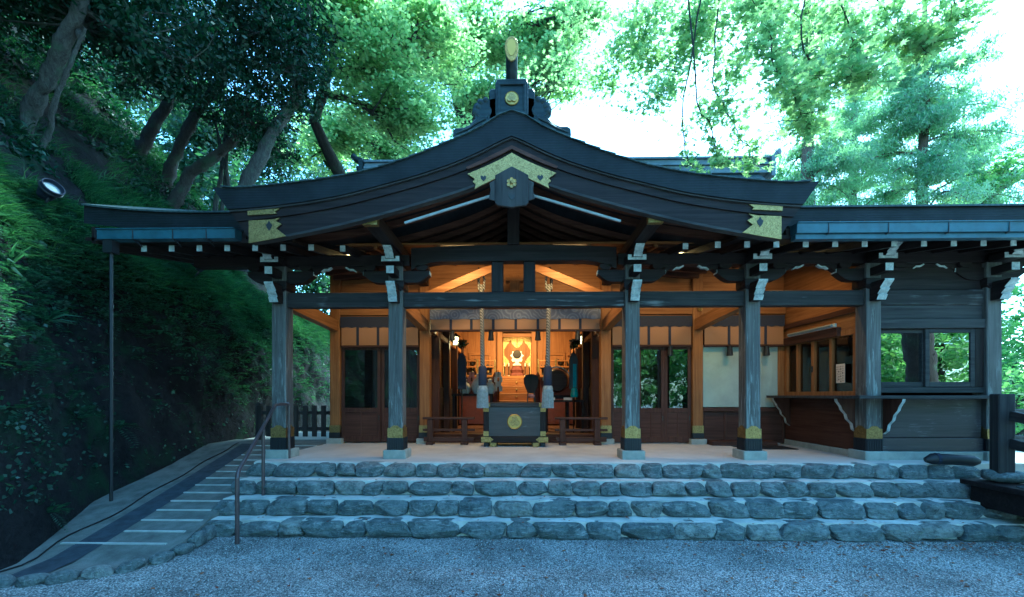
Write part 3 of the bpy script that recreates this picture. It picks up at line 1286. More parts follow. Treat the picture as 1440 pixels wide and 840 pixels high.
# chevron plate at the peak
N = 12
XO = .53
topl = [(x, 5.19 - .545 * x * (1 + .0 * x)) for x in np.linspace(0, .62, N)]
o = []
for sx in (-1, 1):
    m = MB()
    tp = [(0, 5.185), (.15, 5.10), (.3, 5.03), (.45, 4.965), (.60, 4.905)]
    bt = [(.50, 4.835), (.53, 4.80), (.49, 4.765), (.505, 4.70), (.40, 4.755), (.3, 4.80), (.15, 4.875), (0, 4.965)]
    pl = [(sx * a, b) for a, b in tp + bt]
    m.prism(pl, GY + .035, GY + .058)
    o = obj('brass_plate', m, M['gold'], bg)
    # small heart shaped opening
    hx = sx * .385
    obj('brass_hole', MB().prism([(hx, 4.80), (hx + .035, 4.835), (hx + .04, 4.865), (hx + .018, 4.878), (hx, 4.862), (hx - .018, 4.878), (hx - .04, 4.865), (hx - .035, 4.835)], GY + .030, GY + .034), M['black'], bg)
    # strip on the upper moulding
    st = [(0, 5.285), (.2, 5.19), (.42, 5.085), (.62, 4.995), (.60, 4.965), (.42, 5.035), (.2, 5.135), (0, 5.235)]
    obj('brass_strip', MB().prism([(sx * a, b) for a, b in st], GY + .03, GY + .049), M['brown_x'], bg)
    # end plates
    e = [(3.615, interp(BARG, 3.6) - .02), (3.615, 4.30), (3.30, 4.312), (3.18, 4.335), (3.245, 4.29), (3.16, 4.25), (3.235, 4.19), (3.10, 4.085), (3.3, 4.045)]
    obj('brass_plate', MB().prism([(sx * a, b) for a, b in e], GY + .045, GY + .061), M['gold'], bg)
    hx, hz = sx * 3.33, 4.215
    obj('brass_hole', MB().prism([(hx, hz - .06), (hx + .03, hz - .02), (hx + .045, hz + .02), (hx + .02, hz + .045), (hx, hz + .08), (hx - .02, hz + .045), (hx - .045, hz + .02), (hx - .03, hz - .02)], GY + .040, GY + .044), M['black'], bg)
    e = [(3.62, 4.365), (3.62, 4.425), (3.18, 4.455), (3.24, 4.415), (3.22, 4.385)]
    obj('brass_strip', MB().prism([(sx * a, b) for a, b in e], GY + .028, GY + .049), M['gold'], bg)
    # lamp battens under the gable
    part('lamp_batten', MB().bar((sx * 1.52, 5.80, 4.335), (sx * .30, 5.80, 4.705), .035, .03), M['steel'], bevel=.004)

# gable pendant
pd = MB()
pd.prism([(-.225, 4.86), (-.225, 4.485), (-.19, 4.455), (-.08, 4.44), (0, 4.425), (.08, 4.44), (.19, 4.455), (.225, 4.485), (.225, 4.86), (0, 4.98)], GY - .01, GY + .03)
pen = part('gable_pendant', pd, M['grey_z'], bevel=.006)
for sx in (-1, 1):
    obj('pendant_wing', MB().prism([(sx * .228, 4.80), (sx * .30, 4.76), (sx * .285, 4.66), (sx * .31, 4.545), (sx * .228, 4.52)], GY + .0, GY + .025), M['grey_z'], pen)
fl = MB()
for k in range(6):
    t = math.pi / 3 * k + math.pi / 6
    fl.lathe([(.012, -.006), (.026, -.012), (.026, .006), (.012, .008)], (.045 * math.cos(t), GY - .022, 4.745 + .045 * math.sin(t)), 10, 'y')
fl.lathe([(.008, -.03), (.02, -.018), (.022, .006), (.01, .01)], (0, GY - .022, 4.745), 10, 'y')
obj('brass_flower', fl, M['gold'], pen)
hz = 4.565
obj('heart_hole', MB().prism([(0, hz - .045), (.035, hz - .01), (.042, hz + .02), (.02, hz + .035), (0, hz + .02), (-.02, hz + .035), (-.042, hz + .02), (-.035, hz - .01)], GY - .016, GY - .0115), M['black'], pen)

# ridge and ridge-end ornament
part('ridge', MB().box(-.2, .2, 5.85, 9.6, 5.66, 5.80).box(-.15, .15, 5.85, 9.6, 5.80, 5.98).box(-.2, .2, 5.83, 9.6, 5.98, 6.03), M['ridge'])
on = MB()
on.prism([(-.225, 5.70), (-.225, 6.12), (-.20, 6.19), (.20, 6.19), (.225, 6.12), (.225, 5.70)], 5.58, 5.80)
on.prism([(-.315, 5.68), (-.315, 6.05), (-.29, 6.10), (.29, 6.10), (.315, 6.05), (.315, 5.68)], 5.64, 5.84)
orn = part('ridge_ornament', on, M['ridge'], bevel=.012)
fm_ = MB()
for (a, b, c, d) in ((-.19, -.155, 5.73, 6.09), (.155, .19, 5.73, 6.09), (-.19, .19, 6.09, 6.125), (-.19, .19, 5.70, 5.735)):
    fm_.box(a, b, 5.555, 5.582, c, d)
obj('frame', fm_, M['ridge'], orn, .005)


def crest(cx, y, cz, r, parent, name='crest'):
    m = MB()
    m.lathe([(r, 0), (r, -.014), (r * .93, -.022), (r * .88, -.014), (r * .2, -.012), (.001, -.012)], (cx, y, cz), 28, 'y')
    lv = MB()
    for k in range(3):                                   # three broad leaves in relief
        t0 = math.pi / 2 + k * 2 * math.pi / 3
        lf = []
        for j in range(14):
            a = 2 * math.pi * j / 14
            rad = r * .36 * (1 - .25 * math.cos(a))
            px_, pz_ = r * .45 + rad * math.cos(a), rad * math.sin(a) * 1.05
            lf.append((cx + px_ * math.cos(t0) - pz_ * math.sin(t0), cz + px_ * math.sin(t0) + pz_ * math.cos(t0)))
        lv.prism(lf, y - .030, y - .012)
    o = obj(name, m, M['gold_dark'], parent, 0, 35)
    obj('crest_leaves', lv, M['gold'], parent, .004)
    return o


crest(0, 5.578, 5.91, .095, orn)
for sx in (-1, 1):
    m = MB()
    # spiral cloud scroll
    pts, rs = [], []
    for k in range(26):
        t = k / 25
        a = t * 2 * math.pi * 1.35
        rr0 = .125 * (1 - .72 * t)
        pts.append((sx * (.375 + rr0 * math.cos(a + 2.6) * -1), 5.68, 5.81 + rr0 * math.sin(a + 2.6)))
        rs.append(.052 * (1 - .35 * t))
    m.tube(pts, rs, 8)
    m.prism([(sx * a, b) for a, b in ((.20, 5.60), (.20, 5.97), (.30, 5.95), (.38, 5.93), (.46, 5.88), (.51, 5.80), (.50, 5.70), (.60, 5.58), (.72, 5.50), (.72, 5.42), (.45, 5.52))], 5.64, 5.78)
    for (dx, dz, r0) in ((.47, 5.86, .05), (.43, 5.92, .045), (.36, 5.945, .04), (.495, 5.79, .05)):
        m.lathe([(.01, -.06), (r0, -.04), (r0, .05), (.01, .07)], (sx * dx, 5.68, dz), 12, 'y')
    obj('scroll', m, M['ridge'], orn, 0, 50)
    q = [(.30, 5.62), (.34, 5.70), (.44, 5.70), (.50, 5.66), (.57, 5.585), (.66, 5.545), (.76, 5.545), (.80, 5.515), (.805, 5.43), (.78, 5.375), (.55, 5.455), (.40, 5.53), (.30, 5.60)]
    obj('fin', MB().prism([(sx * a, b) for a, b in q], 5.60, 5.74), M['ridge'], orn, .01)
    m = MB()
    m.tube([(sx * .36, 5.595, 5.655), (sx * .48, 5.595, 5.60), (sx * .60, 5.595, 5.52), (sx * .76, 5.595, 5.46)], [.012, .016, .016, .01], 6)
    obj('fin_groove', m, M['ridge'], orn)
# horn shaped end of the ridge
cp = MB()
pts = [(0, 6.0, 6.08), (0, 5.82, 6.13), (0, 5.66, 6.24), (0, 5.56, 6.36), (0, 5.50, 6.47), (0, 5.465, 6.55)]
cp.tube(pts, [.085, .085, .082, .08, .082, .09], 14)
hornp = obj('ridge_horn', cp, M['ridge'], orn, 0, 50)
hd = Vector((0, -.45, 1)).normalized()
# brass end: a broad oval plate facing forward
ov = []
for k in range(24):
    a = 2 * math.pi * k / 24
    ov.append((.088 * math.sin(a) * (1 + .16 * math.cos(a)), .128 * math.cos(a)))
m = MB()
m.prism(ov, -.012, .014)
m.v = [(v[0], 5.40 + v[1] + (v[2]) * -.32, 6.43 + v[2]) for v in m.v]
obj('brass_end', m, M['gold'], hornp, .004)
ov2 = [(a * .62, b * .66 + .01) for a, b in ov]
m = MB()
m.prism(ov2, -.018, -.0125)
m.v = [(v[0], 5.40 + v[1] + (v[2]) * -.32, 6.43 + v[2]) for v in m.v]
obj('brass_hollow', m, M['gold_dark'], hornp)

# -- the taller roof behind with a tiled ridge
RY, RZ0 = 11.0, 7.75
mr = MB()
prof = [(9.25, 5.75), (9.6, 6.25), (10.2, 6.95), (10.7, 7.5), (11.0, 7.8), (11.3, 7.5), (12.2, 6.6), (13.5, 5.6), (13.5, 5.3), (9.25, 5.3)]
mr.prism(prof, -3.9, 6.35, 'x')
part('rear_roof', mr, M['roof'], bevel=0)
rg = MB()
for (z0, z1, w) in ((7.66, 7.74, .22), (7.75, 7.86, .19), (7.87, 7.92, .24), (7.93, 8.03, .18), (8.04, 8.09, .23)):
    rg.box(-4.0, 6.55, RY - w, RY + w, z0, z1)
rg.tube([(-4.0, RY, 8.13), (6.6, RY, 8.13)], .075, 10)
rdg = part('rear_ridge', rg, M['tile'], bevel=0)
for sx, xe in ((-1, -4.02), (1, 6.58)):
    e = MB().box(min(xe, xe + sx * .1), max(xe, xe + sx * .1), RY - .28, RY + .28, 7.55, 8.12)
    e.tube([(xe - sx * .1, RY, 8.14), (xe + sx * .1, RY, 8.16), (xe + sx * .26, RY, 8.23), (xe + sx * .36, RY, 8.33)], [.09, .09, .085, .08], 10)
    e.tube([(xe + sx * .05, RY, 7.98), (xe + sx * .24, RY, 7.98)], .08, 10)
    e.tube([(xe + sx * .05, RY, 7.82), (xe + sx * .22, RY, 7.82)], .07, 10)
    obj('ridge_end_tile', e, M['ridge'] if sx < 0 else M['tile'], rdg)

# -- porch ceiling, back wall
pc = MB()
pc.prism([(7.11, 4.50), (9.05, 4.80), (9.05, 4.84), (7.11, 4.54)], -4.3, 5.8, 'x')
part('porch_ceiling', pc, M['orange_x'])
for x in [-3.4, -2.85, -2.4, -1.3, -.65, .65, 1.3, 2.45, 2.95, 3.45, 4.4, 4.9, 5.4]:
    part('ceiling_batten', MB().bar((x, 7.12, 4.47), (x, 9.0, 4.765), .06, .06), M['orange_y'], bevel=0)
# raking boards in the middle bay, lit from behind
for sx in (-1, 1):
    part('raking_board', MB().prism([(sx * 1.85, 3.72), (sx * 1.85, 3.88), (sx * .62, 4.40), (sx * .3, 4.47), (sx * .3, 4.36)], 8.05, 8.1), M['orange_x'])
WY = 9.1


def wall_bay(x0, x1, name='wall'):
    # lintel beam, boarding above
    part('lintel', MB().box(x0, x1, WY - .09, WY + .09, 3.66, 3.87), M['orange_x'])
    part('lintel', MB().box(x0, x1, WY - .05, WY + .05, 3.40, 3.655), M['orange_x'])
    part('upper_wall', MB().box(x0, x1, WY - .02, WY + .02, 3.875, 4.85), M['orange_x'], bevel=0)


wall_bay(-3.85, -2.09)
wall_bay(2.09, 3.85)
wall_bay(4.07, 5.85)
part('lintel', MB().box(-1.87, 1.87, WY - .09, WY + .09, 3.80, 3.93), M['orange_x'])
part('upper_wall', MB().box(-1.87, 1.87, WY - .02, WY + .02, 3.935, 4.85), M['orange_x'], bevel=0)
part('wall_batten', MB().box(-1.87, 1.87, WY - .045, WY - .022, 4.02, 4.09), M['brown_x'])
part('wall_post', MB().box(-.11, .11, 8.9, 9.07, 3.935, 4.50), M['orange_z'])
part('wall_post', MB().box(-.2, .2, 8.86, 9.07, 4.36, 4.44), M['orange_x'])


# -- doors
def door(x0, x1, y, glass=True):
    fr_ = MB()
    z0, z1 = FLOOR + .03, 2.98
    w = .07
    fr_.box(x0, x0 + w, y - .02, y + .02, z0, z1)
    fr_.box(x1 - w, x1, y - .02, y + .02, z0, z1)
    for (a, b) in ((z0, z0 + .12), (1.52, 1.62), (z1 - .08, z1)):
        fr_.box(x0 + w, x1 - w, y - .02, y + .02, a, b)
    fr_.box((x0 + x1) / 2 - .012, (x0 + x1) / 2 + .012, y - .016, y + .016, z0 + .12, 1.52)
    d = part('door', fr_, M['brown_z'], bevel=.004)
    obj('door_panel', MB().box(x0 + w, x1 - w, y - .008, y + .008, z0 + .12, 1.52), M['brown_x'], d)
    obj('door_glass', MB().box(x0 + w, x1 - w, y - .004, y + .004, 1.62, z1 - .08), M['glass_door'], d)
    obj('door_pull', MB().box(x1 - .05, x1 - .025, y - .026, y - .02, 1.35, 1.45), M['bronze'], d)


for a, b in ((-3.84, -2.97), (-2.97, -2.10), (2.10, 2.68), (2.68, 3.26), (3.26, 3.84)):
    door(a, b, WY + (.02 if int(a * 10) % 2 else -.025))
# wall with the frosted panel
fp = MB().box(4.08, 5.84, WY - .03, WY + .03, FLOOR + .02, 1.55)
part('wall_panel', fp, M['brown_x'])
for x in (4.08, 4.55, 5.2, 5.8):
    part('wall_batten', MB().box(x, x + .05, WY - .05, WY - .032, FLOOR + .02, 1.55), M['brown_z'])
part('sill', MB().box(4.08, 5.84, WY - .09, WY - .032, 1.55, 1.63), M['brown_x'])
part('frosted_window', MB().box(4.10, 5.72, WY - .015, WY + .015, 1.64, 3.0), M['frost'])
part('window_stile', MB().box(5.72, 5.84, WY - .04, WY + .04, 1.64, 3.0), M['orange_z'])
# step block and mat
part('door_step', MB().box(4.15, 5.5, 8.72, 9.04, FLOOR, .93), M['brown_x'])

# rooms behind the doors
for (x0, x1) in ((-4.0, -2.05), (2.05, 4.0)):
    rmx = MB().box(x0, x1, 11.4, 11.45, FLOOR, 4)
    rmx.box(x0 + .3, x0 + .5, 10.8, 11.0, FLOOR, 3.4)
    rmx.box(x1 - .8, x1 - .65, 10.4, 10.6, FLOOR, 3.4)
    part('inner_wall', rmx, M['brown_z'])

# -- inner sanctuary
IY = 15.0
SX = 2.02
part('inner_floor', MB().box(-SX, SX, 9.2, IY + 1.3, .7, .9), M['brown_y'])
part('inner_step', MB().box(-1.87, 1.87, 9.3, 9.7, .9, 1.02), M['brown_x'])
for sx in (-1, 1):
    sw = MB().box(sx * SX - .03, sx * SX + .03, 9.22, IY, .9, 4.4)
    part('side_wall', sw, M['orange_y'], bevel=0)
    for y in (9.8, 11.2, 12.6, 14.0):
        part('side_post', MB().box(sx * (SX - .13) - .09, sx * (SX - .13) + .09, y - .09, y + .09, .9, 3.75), M['brown_z'])
        part('side_panel', MB().box(sx * (SX - .06) - .02, sx * (SX - .06) + .02, y + .1, y + 1.28, .9, 2.1), M['dark_y'])
    part('side_rail', MB().box(sx * (SX - .14) - .05, sx * (SX - .14) + .05, 9.3, IY, 3.3, 3.42), M['orange_y'])
part('inner_ceiling', MB().box(-SX, SX, 9.2, IY + 1.3, 4.3, 4.35), M['orange_y'])
# back wall around the bright niche
nx = .62
for sx in (-1, 1):
    part('back_wall', MB().box(min(sx * nx, sx * SX), max(sx * nx, sx * SX), IY, IY + .06, .9, 4.3), M['orange_z'])
    part('niche_post', MB().box(sx * nx - .09, sx * nx + .09, IY - .14, IY - .003, .9, 4.3), M['orange_z'])
    part('back_wall_frame', MB().box(sx * 1.35 - .4, sx * 1.35 + .4, IY - .04, IY - .003, 3.35, 3.45).box(sx * 1.35 - .4, sx * 1.35 - .32, IY - .04, IY - .003, 2.4, 3.35).box(sx * 1.35 + .32, sx * 1.35 + .4, IY - .04, IY - .003, 2.4, 3.35), M['orange_x'])
part('back_wall', MB().box(-nx, nx, IY, IY + .06, 4.02, 4.3), M['orange_x'])
nb = MB().box(-nx, nx, IY + .9, IY + .95, 2.3, 4.2)
nb.box(-nx - .04, -nx, IY, IY + .9, 2.3, 4.2).box(nx, nx + .04, IY, IY + .9, 2.3, 4.2).box(-nx, nx, IY, IY + .9, 4.145, 4.2)
part('niche', nb, M['orange_z'], bevel=0)
gp = MB()
y = IY + .88
for sx in (-1, 1):
    gp.prism([(sx * .50, 4.08), (sx * .50, 3.66), (sx * .44, 3.74), (sx * .40, 3.84), (sx * .32, 3.90), (sx * .28, 4.0), (sx * .2, 4.08)], y, y + .015)
    gp.prism([(sx * .50, 3.45), (sx * .30, 3.20), (sx * .50, 2.92)], y, y + .015)
    gp.prism([(sx * .02, 4.08), (sx * .26, 4.06), (sx * .2, 3.9), (sx * .1, 3.78), (sx * .02, 3.72)], y, y + .015)
for (a, b, c, d) in ((-.53, -.50, 2.5, 4.12), (.50, .53, 2.5, 4.12), (-.53, .53, 4.09, 4.12)):
    gp.box(a, b, y - .01, y + .01, c, d)
part('brass_panel', gp, M['gold'], bevel=0)
# altar platform and its steps
part('altar_platform', MB().box(-.62, .62, 13.75, IY + .9, 2.45, 2.55).box(-.58, .58, 13.9, IY + .9, .9, 2.45), M['orange_x'])
for k in range(6):
    s_ = part('altar_step', MB().box(-.55, .55, 12.55 + .2 * k, 13.88, 1.02 + .235 * k, 1.02 + .235 * (k + 1)), M['orange_x'])
    obj('brass_dot', MB().lathe([(.001, -.02), (.025, -.012), (.03, 0), (.03, .01)], (0, 12.55 + .2 * k - .003, 1.14 + .235 * k), 10, 'y'), M['gold'], s_)
for sx in (-1, 1):
    n_ = part('newel_post', MB().lathe([(.09, 0), (.1, .1), (.085, 1.35), (.11, 1.40), (.09, 1.46), (.07, 1.55), (.02, 1.66)], (sx * .64, 12.5, .95), 14), M['red'], smooth=40, bevel=0)
    part('altar_rail', MB().box(min(sx * .7, sx * 1.9), max(sx * .7, sx * 1.9), 13.7, 13.75, 2.82, 2.87).box(min(sx * .7, sx * 1.9), max(sx * .7, sx * 1.9), 13.7, 13.75, 3.02, 3.06), M['orange_x'])
    part('altar_shelf', MB().box(min(sx * .66, sx * 1.9), max(sx * .66, sx * 1.9), 13.4, 14.6, 2.48, 2.55), M['orange_x'])
    part('altar_apron', MB().box(min(sx * .66, sx * 1.9), max(sx * .66, sx * 1.9), 13.6, 13.65, .95, 2.48), M['red'])
    for xx in (.72, 1.3, 1.86):
        part('rail_post', MB().box(sx * xx - .025, sx * xx + .025, 13.69, 13.76, 2.56, 3.1), M['gold'], bevel=0)

# -- amulet booth at the right: side wall, front wall, counter
SXB = 5.92
sw = MB()
sw.box(SXB - .05, SXB + .05, 7.12, 9.2, FLOOR, 1.84)
part('booth_side_wall', sw, M['brown_y'])
part('booth_side_wall', MB().box(SXB - .05, SXB + .05, 7.12, 9.2, 3.05, 4.75), M['orange_y'])
part('booth_rail', MB().box(SXB - .1, SXB - .052, 7.14, 9.0, 3.32, 3.42), M['brown_y'])
part('booth_rail', MB().box(SXB - .13, SXB - .052, 7.5, 9.05, 2.96, 3.12), M['brown_y'])
wf = MB()
for (a, b) in ((7.13, 7.24), (7.72, 7.78), (8.18, 8.26), (8.64, 8.70), (9.0, 9.1)):
    wf.box(SXB - .06, SXB + .04, a, b, 1.97, 2.95)
wf.box(SXB - .065, SXB + .045, 7.13, 9.1, 1.86, 1.97)
wf.box(SXB - .065, SXB + .045, 7.13, 9.1, 2.952, 3.05)
bw = part('booth_side_window', wf, M['orange_z'], bevel=.004)
for (a, b) in ((7.24, 7.72), (7.78, 8.18), (8.26, 8.64), (8.70, 9.0)):
    obj('pane', MB().box(SXB - .008, SXB, a, b, 1.97, 2.95), M['glass_door'], bw)
obj('inner_door', MB().box(SXB + .12, SXB + .15, 7.75, 8.66, 1.95, 2.95), M['brown_z'], bw)
obj('window_pull', MB().box(SXB - .07, SXB - .062, 8.20, 8.215, 2.35, 2.47).box(SXB - .07, SXB - .062, 8.228, 8.243, 2.35, 2.47), M['black'], bw)
# front wall of the booth
part('booth_front_board', MB().box(6.04, 7.74, 6.95, 7.0, 3.16, 3.388), M['grey_x'])
part('booth_front_board', MB().box(6.04, 7.74, 6.96, 7.02, 3.645, 4.08), M['dark_x'])
part('booth_front_board', MB().box(6.04, 7.74, 6.90, 7.0, 3.0, 3.157), M['grey_x'], bevel=.008)
part('booth_front_board', MB().box(6.04, 7.74, 6.93, 7.0, 1.94, 2.03), M['grey_x'], bevel=.006)
for (a, b, y) in ((6.05, 6.86, 7.0), (6.80, 7.60, 6.955)):
    f_ = MB()
    f_.box(a, a + .07, y - .022, y + .022, 2.035, 2.995).box(b - .07, b, y - .022, y + .022, 2.035, 2.995)
    f_.box(a + .07, b - .07, y - .022, y + .022, 2.035, 2.12).box(a + .07, b - .07, y - .022, y + .022, 2.93, 2.995)
    wnd = part('booth_window', f_, M['grey_x'], bevel=.005)
    obj('pane', MB().box(a + .07, b - .07, y - .004, y + .004, 2.12, 2.93), M['glass_booth'], wnd)
part('booth_stile', MB().box(7.60, 7.74, 6.93, 7.03, 2.035, 2.998), M['dark_z'])
bi = MB().box(6.0, 8.0, 8.9, 8.95, FLOOR, 4.0)
part('booth_inner_wall', bi, M['brown_z'])
# counter, L shaped
part('counter', MB().prism([(5.42, 9.0), (5.42, 6.55), (7.78, 6.55), (7.78, 6.92), (6.06, 6.92), (6.06, 6.86), (5.78, 6.86), (5.78, 7.14), (5.865, 7.14), (5.865, 9.0)], 1.845, 1.895, 'z'), M['grey_x'], bevel=.006)
part('booth_panel', MB().box(6.05, 7.72, 6.95, 7.0, 1.20, 1.84), M['panel'])
part('booth_panel', MB().box(6.05, 7.72, 6.92, 7.0, .98, 1.195), M['panel'])
part('booth_plinth', MB().box(6.12, 7.66, 6.86, 7.05, FLOOR - .02, .975), M['base_stone'])
part('booth_plinth', MB().box(5.84, 5.98, 7.2, 9.2, FLOOR - .01, .95), M['base_stone'])
part('booth_lower_wall', MB().box(5.86, 5.868, 7.13, 9.0, .96, 1.84), M['brown_y'])


def curl(pts):
    return pts


cb = [(0, 1.843), (-.36, 1.843), (-.35, 1.80), (-.29, 1.72), (-.27, 1.66), (-.2, 1.58), (-.18, 1.50), (-.10, 1.42), (-.08, 1.32), (0, 1.26)]
for (yy) in (7.14, 8.9):
    b_ = part('counter_bracket', MB().prism([(5.855 + a, z) for a, z in cb], yy - .03, yy + .03), M['brown_z'])
    obj('pale_edge', MB().add([p for a, z in cb[1:] for p in ((5.853 + a, yy - .034, z - .004), (5.853 + a, yy + .034, z - .004))], [(2 * k, 2 * k + 1, 2 * k + 3, 2 * k + 2) for k in range(len(cb) - 2)]), M['white'], b_)
b_ = part('counter_bracket', MB().prism([(6.93 + a, z) for a, z in cb], 6.10, 6.14, 'x'), M['brown_z'])
obj('pale_edge', MB().add([p for a, z in cb[1:] for p in ((6.095, 6.928 + a, z - .004), (6.145, 6.928 + a, z - .004))], [(2 * k, 2 * k + 1, 2 * k + 3, 2 * k + 2) for k in range(len(cb) - 2)]), M['white'], b_)
# right end wall of the booth and the far back wall, keep daylight out
part('booth_end_wall', MB().box(7.82, 7.9, 7.12, 9.2, FLOOR, 4.2), M['dark_y'])
part('rear_wall', MB().box(-4.1, 8.0, 16.4, 16.5, 0, 5.4), M['dark_x'])
part('rear_wall', MB().box(-4.1, -4.02, 9.2, 16.4, 0, 5.5), M['dark_y'])
part('rear_wall', MB().box(7.9, 7.98, 9.2, 16.4, 0, 5.5), M['dark_y'])
part('rear_roof', MB().box(-4.2, 8.1, 13.3, 16.6, 5.4, 5.5), M['roof'])

# ================================================================== THINGS ON THE PORCH
# offering box
ob = thing('offering_box', (0.0, 8.5, FLOOR), 'dark wooden offering box with round brass crest and brass corners, between the hanging ropes', 'offering box')
bx0, bx1, by0, by1 = -.63, .63, 8.46, 9.02
for x in (-.44, .44):
    obj('foot', MB().box(x - .07, x + .07, by0 - .01, by1, FLOOR, .93), M['gold'], ob, .006)
    obj('foot', MB().box(x * 1.32 - .05, x * 1.32 + .05, by0 + .02, by1, FLOOR, .93), M['black'], ob, .006)
obj('base', MB().box(bx0 - .05, bx1 + .05, by0 - .02, by1 + .02, .93, 1.05), M['dark_x'], ob, .008)
obj('body', MB().box(bx0 + .08, bx1 - .08, by0 + .02, by1, 1.052, 1.66), M['panel'], ob, .004)
for x in (bx0 + .045, bx1 - .045):
    obj('corner_post', MB().box(x - .055, x + .055, by0 - .005, by0 + .09, 1.052, 1.66), M['dark_z'], ob, .006)
obj('rim', MB().box(bx0 - .02, bx1 + .02, by0 - .02, by0 + .1, 1.662, 1.745).box(bx0 - .02, bx1 + .02, by1 - .08, by1 + .02, 1.662, 1.745), M['grey_x'], ob, .008)
sl = MB()
for k in range(9):
    x = bx0 + .1 + k * (bx1 - bx0 - .2) / 8
    sl.bar((x, by0 + .1, 1.70), (x, by1 - .08, 1.70), .05, .05)
obj('slats', sl, M['dark_y'], ob)
for sx in (-1, 1):
    xo = sx * .63
    for (i_, o_, ya, za, zb_) in ((-.13, .026, .026, 1.665, 1.74), (-.10, .012, .012, 1.56, 1.655), (-.14, .056, .027, .935, 1.045), (-.10, .012, .0125, 1.06, 1.16)):
        obj('brass_corner', MB().box(min(xo + sx * i_, xo + sx * o_), max(xo + sx * i_, xo + sx * o_), by0 - ya, by0 - ya + .006, za, zb_), M['gold'], ob)
    obj('brass_point', MB().prism([(xo - sx * .141, .95), (xo - sx * .2, .99), (xo - sx * .141, 1.03)], by0 - .027, by0 - .021), M['gold'], ob)
crest(0, by0 + .018, 1.355, .155, ob)

# bells with their ropes
for i, x in enumerate((-.635, .665)):
    rope_lab = ('thick twisted bell rope with pale tassel hanging over the left corner of the offering box',
                'thick twisted bell rope with pale tassel hanging over the right corner of the offering box')[i]
    br = thing('bell_rope', (x, 8.22, 1.65), rope_lab, 'bell rope', 'bell ropes before the offering box')
    dx = .02 * (1 if i else -1)
    obj('rope', MB().tube([(x + dx, 8.22, 4.1), (x + dx * .4, 8.22, 3.2), (x, 8.22, 2.42)], .043, 12), M['rope'], br, 0, 60)
    obj('loop', MB().tube([(x + dx - .05, 8.2, 4.0), (x + dx - .06, 8.2, 4.2), (x + dx - .03, 8.2, 4.30), (x + dx + .03, 8.2, 4.30), (x + dx + .06, 8.2, 4.2), (x + dx + .05, 8.2, 4.0)], .022, 8), M['rope'], br, 0, 60)
    obj('sleeve', MB().lathe([(.07, 0), (.085, .02), (.085, .36), (.06, .40)], (x, 8.22, 2.08), 16), M['navy'], br, 0, 40)
    t = MB()
    t.lathe([(.03, .46), (.09, .42), (.105, .36), (.10, .30), (.108, .0), (.05, .0)], (x, 8.22, 1.66), 20)
    for k in range(22):
        a = 2 * math.pi * k / 22
        t.tube([(x + .100 * math.cos(a), 8.22 + .100 * math.sin(a), 1.97), (x + .107 * math.cos(a), 8.22 + .107 * math.sin(a), 1.8), (x + .112 * math.cos(a + .04), 8.22 + .112 * math.sin(a + .04), 1.645)], .012, 5)
    obj('tassel', t, M['tassel'], br)
    xb = x + (-.09 if i == 0 else .05)
    bl = thing('shrine_bell', (xb, 8.32, 3.66), ('round dark bell hanging behind the rope on the left', 'round dark bell hanging behind the rope on the right')[i], 'bell', 'bells above the offering box')
    obj('bell_body', MB().lathe([(.01, -.15), (.08, -.14), (.14, -.08), (.155, 0), (.165, .01), (.165, .03), (.155, .04), (.13, .10), (.07, .15), (.02, .16)], (xb, 8.32, 3.80), 22), M['bronze'], bl, 0, 40)
    obj('hanger', MB().tube([(xb, 8.32, 3.95), (xb + .02, 8.32, 4.02), (xb, 8.32, 4.48)], .018, 6), M['bronze'], bl)

# low wooden barriers beside the box
for sx in (-1, 1):
    xa, xb = sorted((sx * .86, sx * 1.98))
    lf = thing('low_fence', ((xa + xb) / 2, 8.85, FLOOR), 'low unpainted wooden rail fence %s of the offering box' % ('left' if sx < 0 else 'right'), 'low fence', 'low fences beside the offering box')
    for x in (xa + .16, xb - .22):
        p = obj('post', MB().box(x - .06, x + .06, 8.81, 8.89, .90, 1.38), M['brown_z'], lf, .006)
        obj('shoe', MB().box(x - .075, x + .075, 8.73, 8.97, FLOOR, .90), M['brown_y'], lf, .006)
    obj('top_rail', MB().box(xa, xb, 8.80, 8.90, 1.382, 1.43), M['brown_x'], lf, .006)
    obj('middle_rail', MB().box(xa, xb, 8.835, 8.865, 1.13, 1.18), M['brown_x'], lf, .004)
    obj('bottom_rail', MB().box(xa + .02, xb - .02, 8.83, 8.87, .905, 1.0), M['brown_x'], lf, .004)


# bamboo blinds
def blind(x0, x1, ztop, zmid, zbot, y, lab, straps, valance, tassels):
    b = thing('bamboo_blind', ((x0 + x1) / 2, y, zbot), lab, 'blind', 'rolled blinds under the porch lintels')
    obj('slats', MB().box(x0 + .02, x1 - .02, y - .012, y + .012, zbot + .03, zmid), M['blind'], b)
    n = 60
    lo = [(x0 + (x1 - x0) * k / n, zmid - .01 - .008 * math.sin(k * .9)) for k in range(n + 1)]
    hi = [(x0 + (x1 - x0) * k / n, ztop) for k in range(n + 1)]
    obj('valance', MB().ribbon(lo, hi, y - .03, y - .014), M[valance], b)
    obj('bottom_rod', MB().tube([(x0 + .01, y - .01, zbot + .02), (x1 - .01, y - .01, zbot + .02)], .028, 8), M['brown_x'], b)
    for x in straps:
        s_ = MB().box(x - .028, x + .028, y - .02, y - .0125, zbot + .01, zmid)
        obj('strap', s_, M['navy'], b)
    for x in tassels:
        t = MB().lathe([(.02, 0.0), (.055, -.03), (.05, -.08), (.065, -.22), (.06, -.23)], (x, y - .05, zbot + .03), 12)
        obj('tassel', t, M['black'], b)


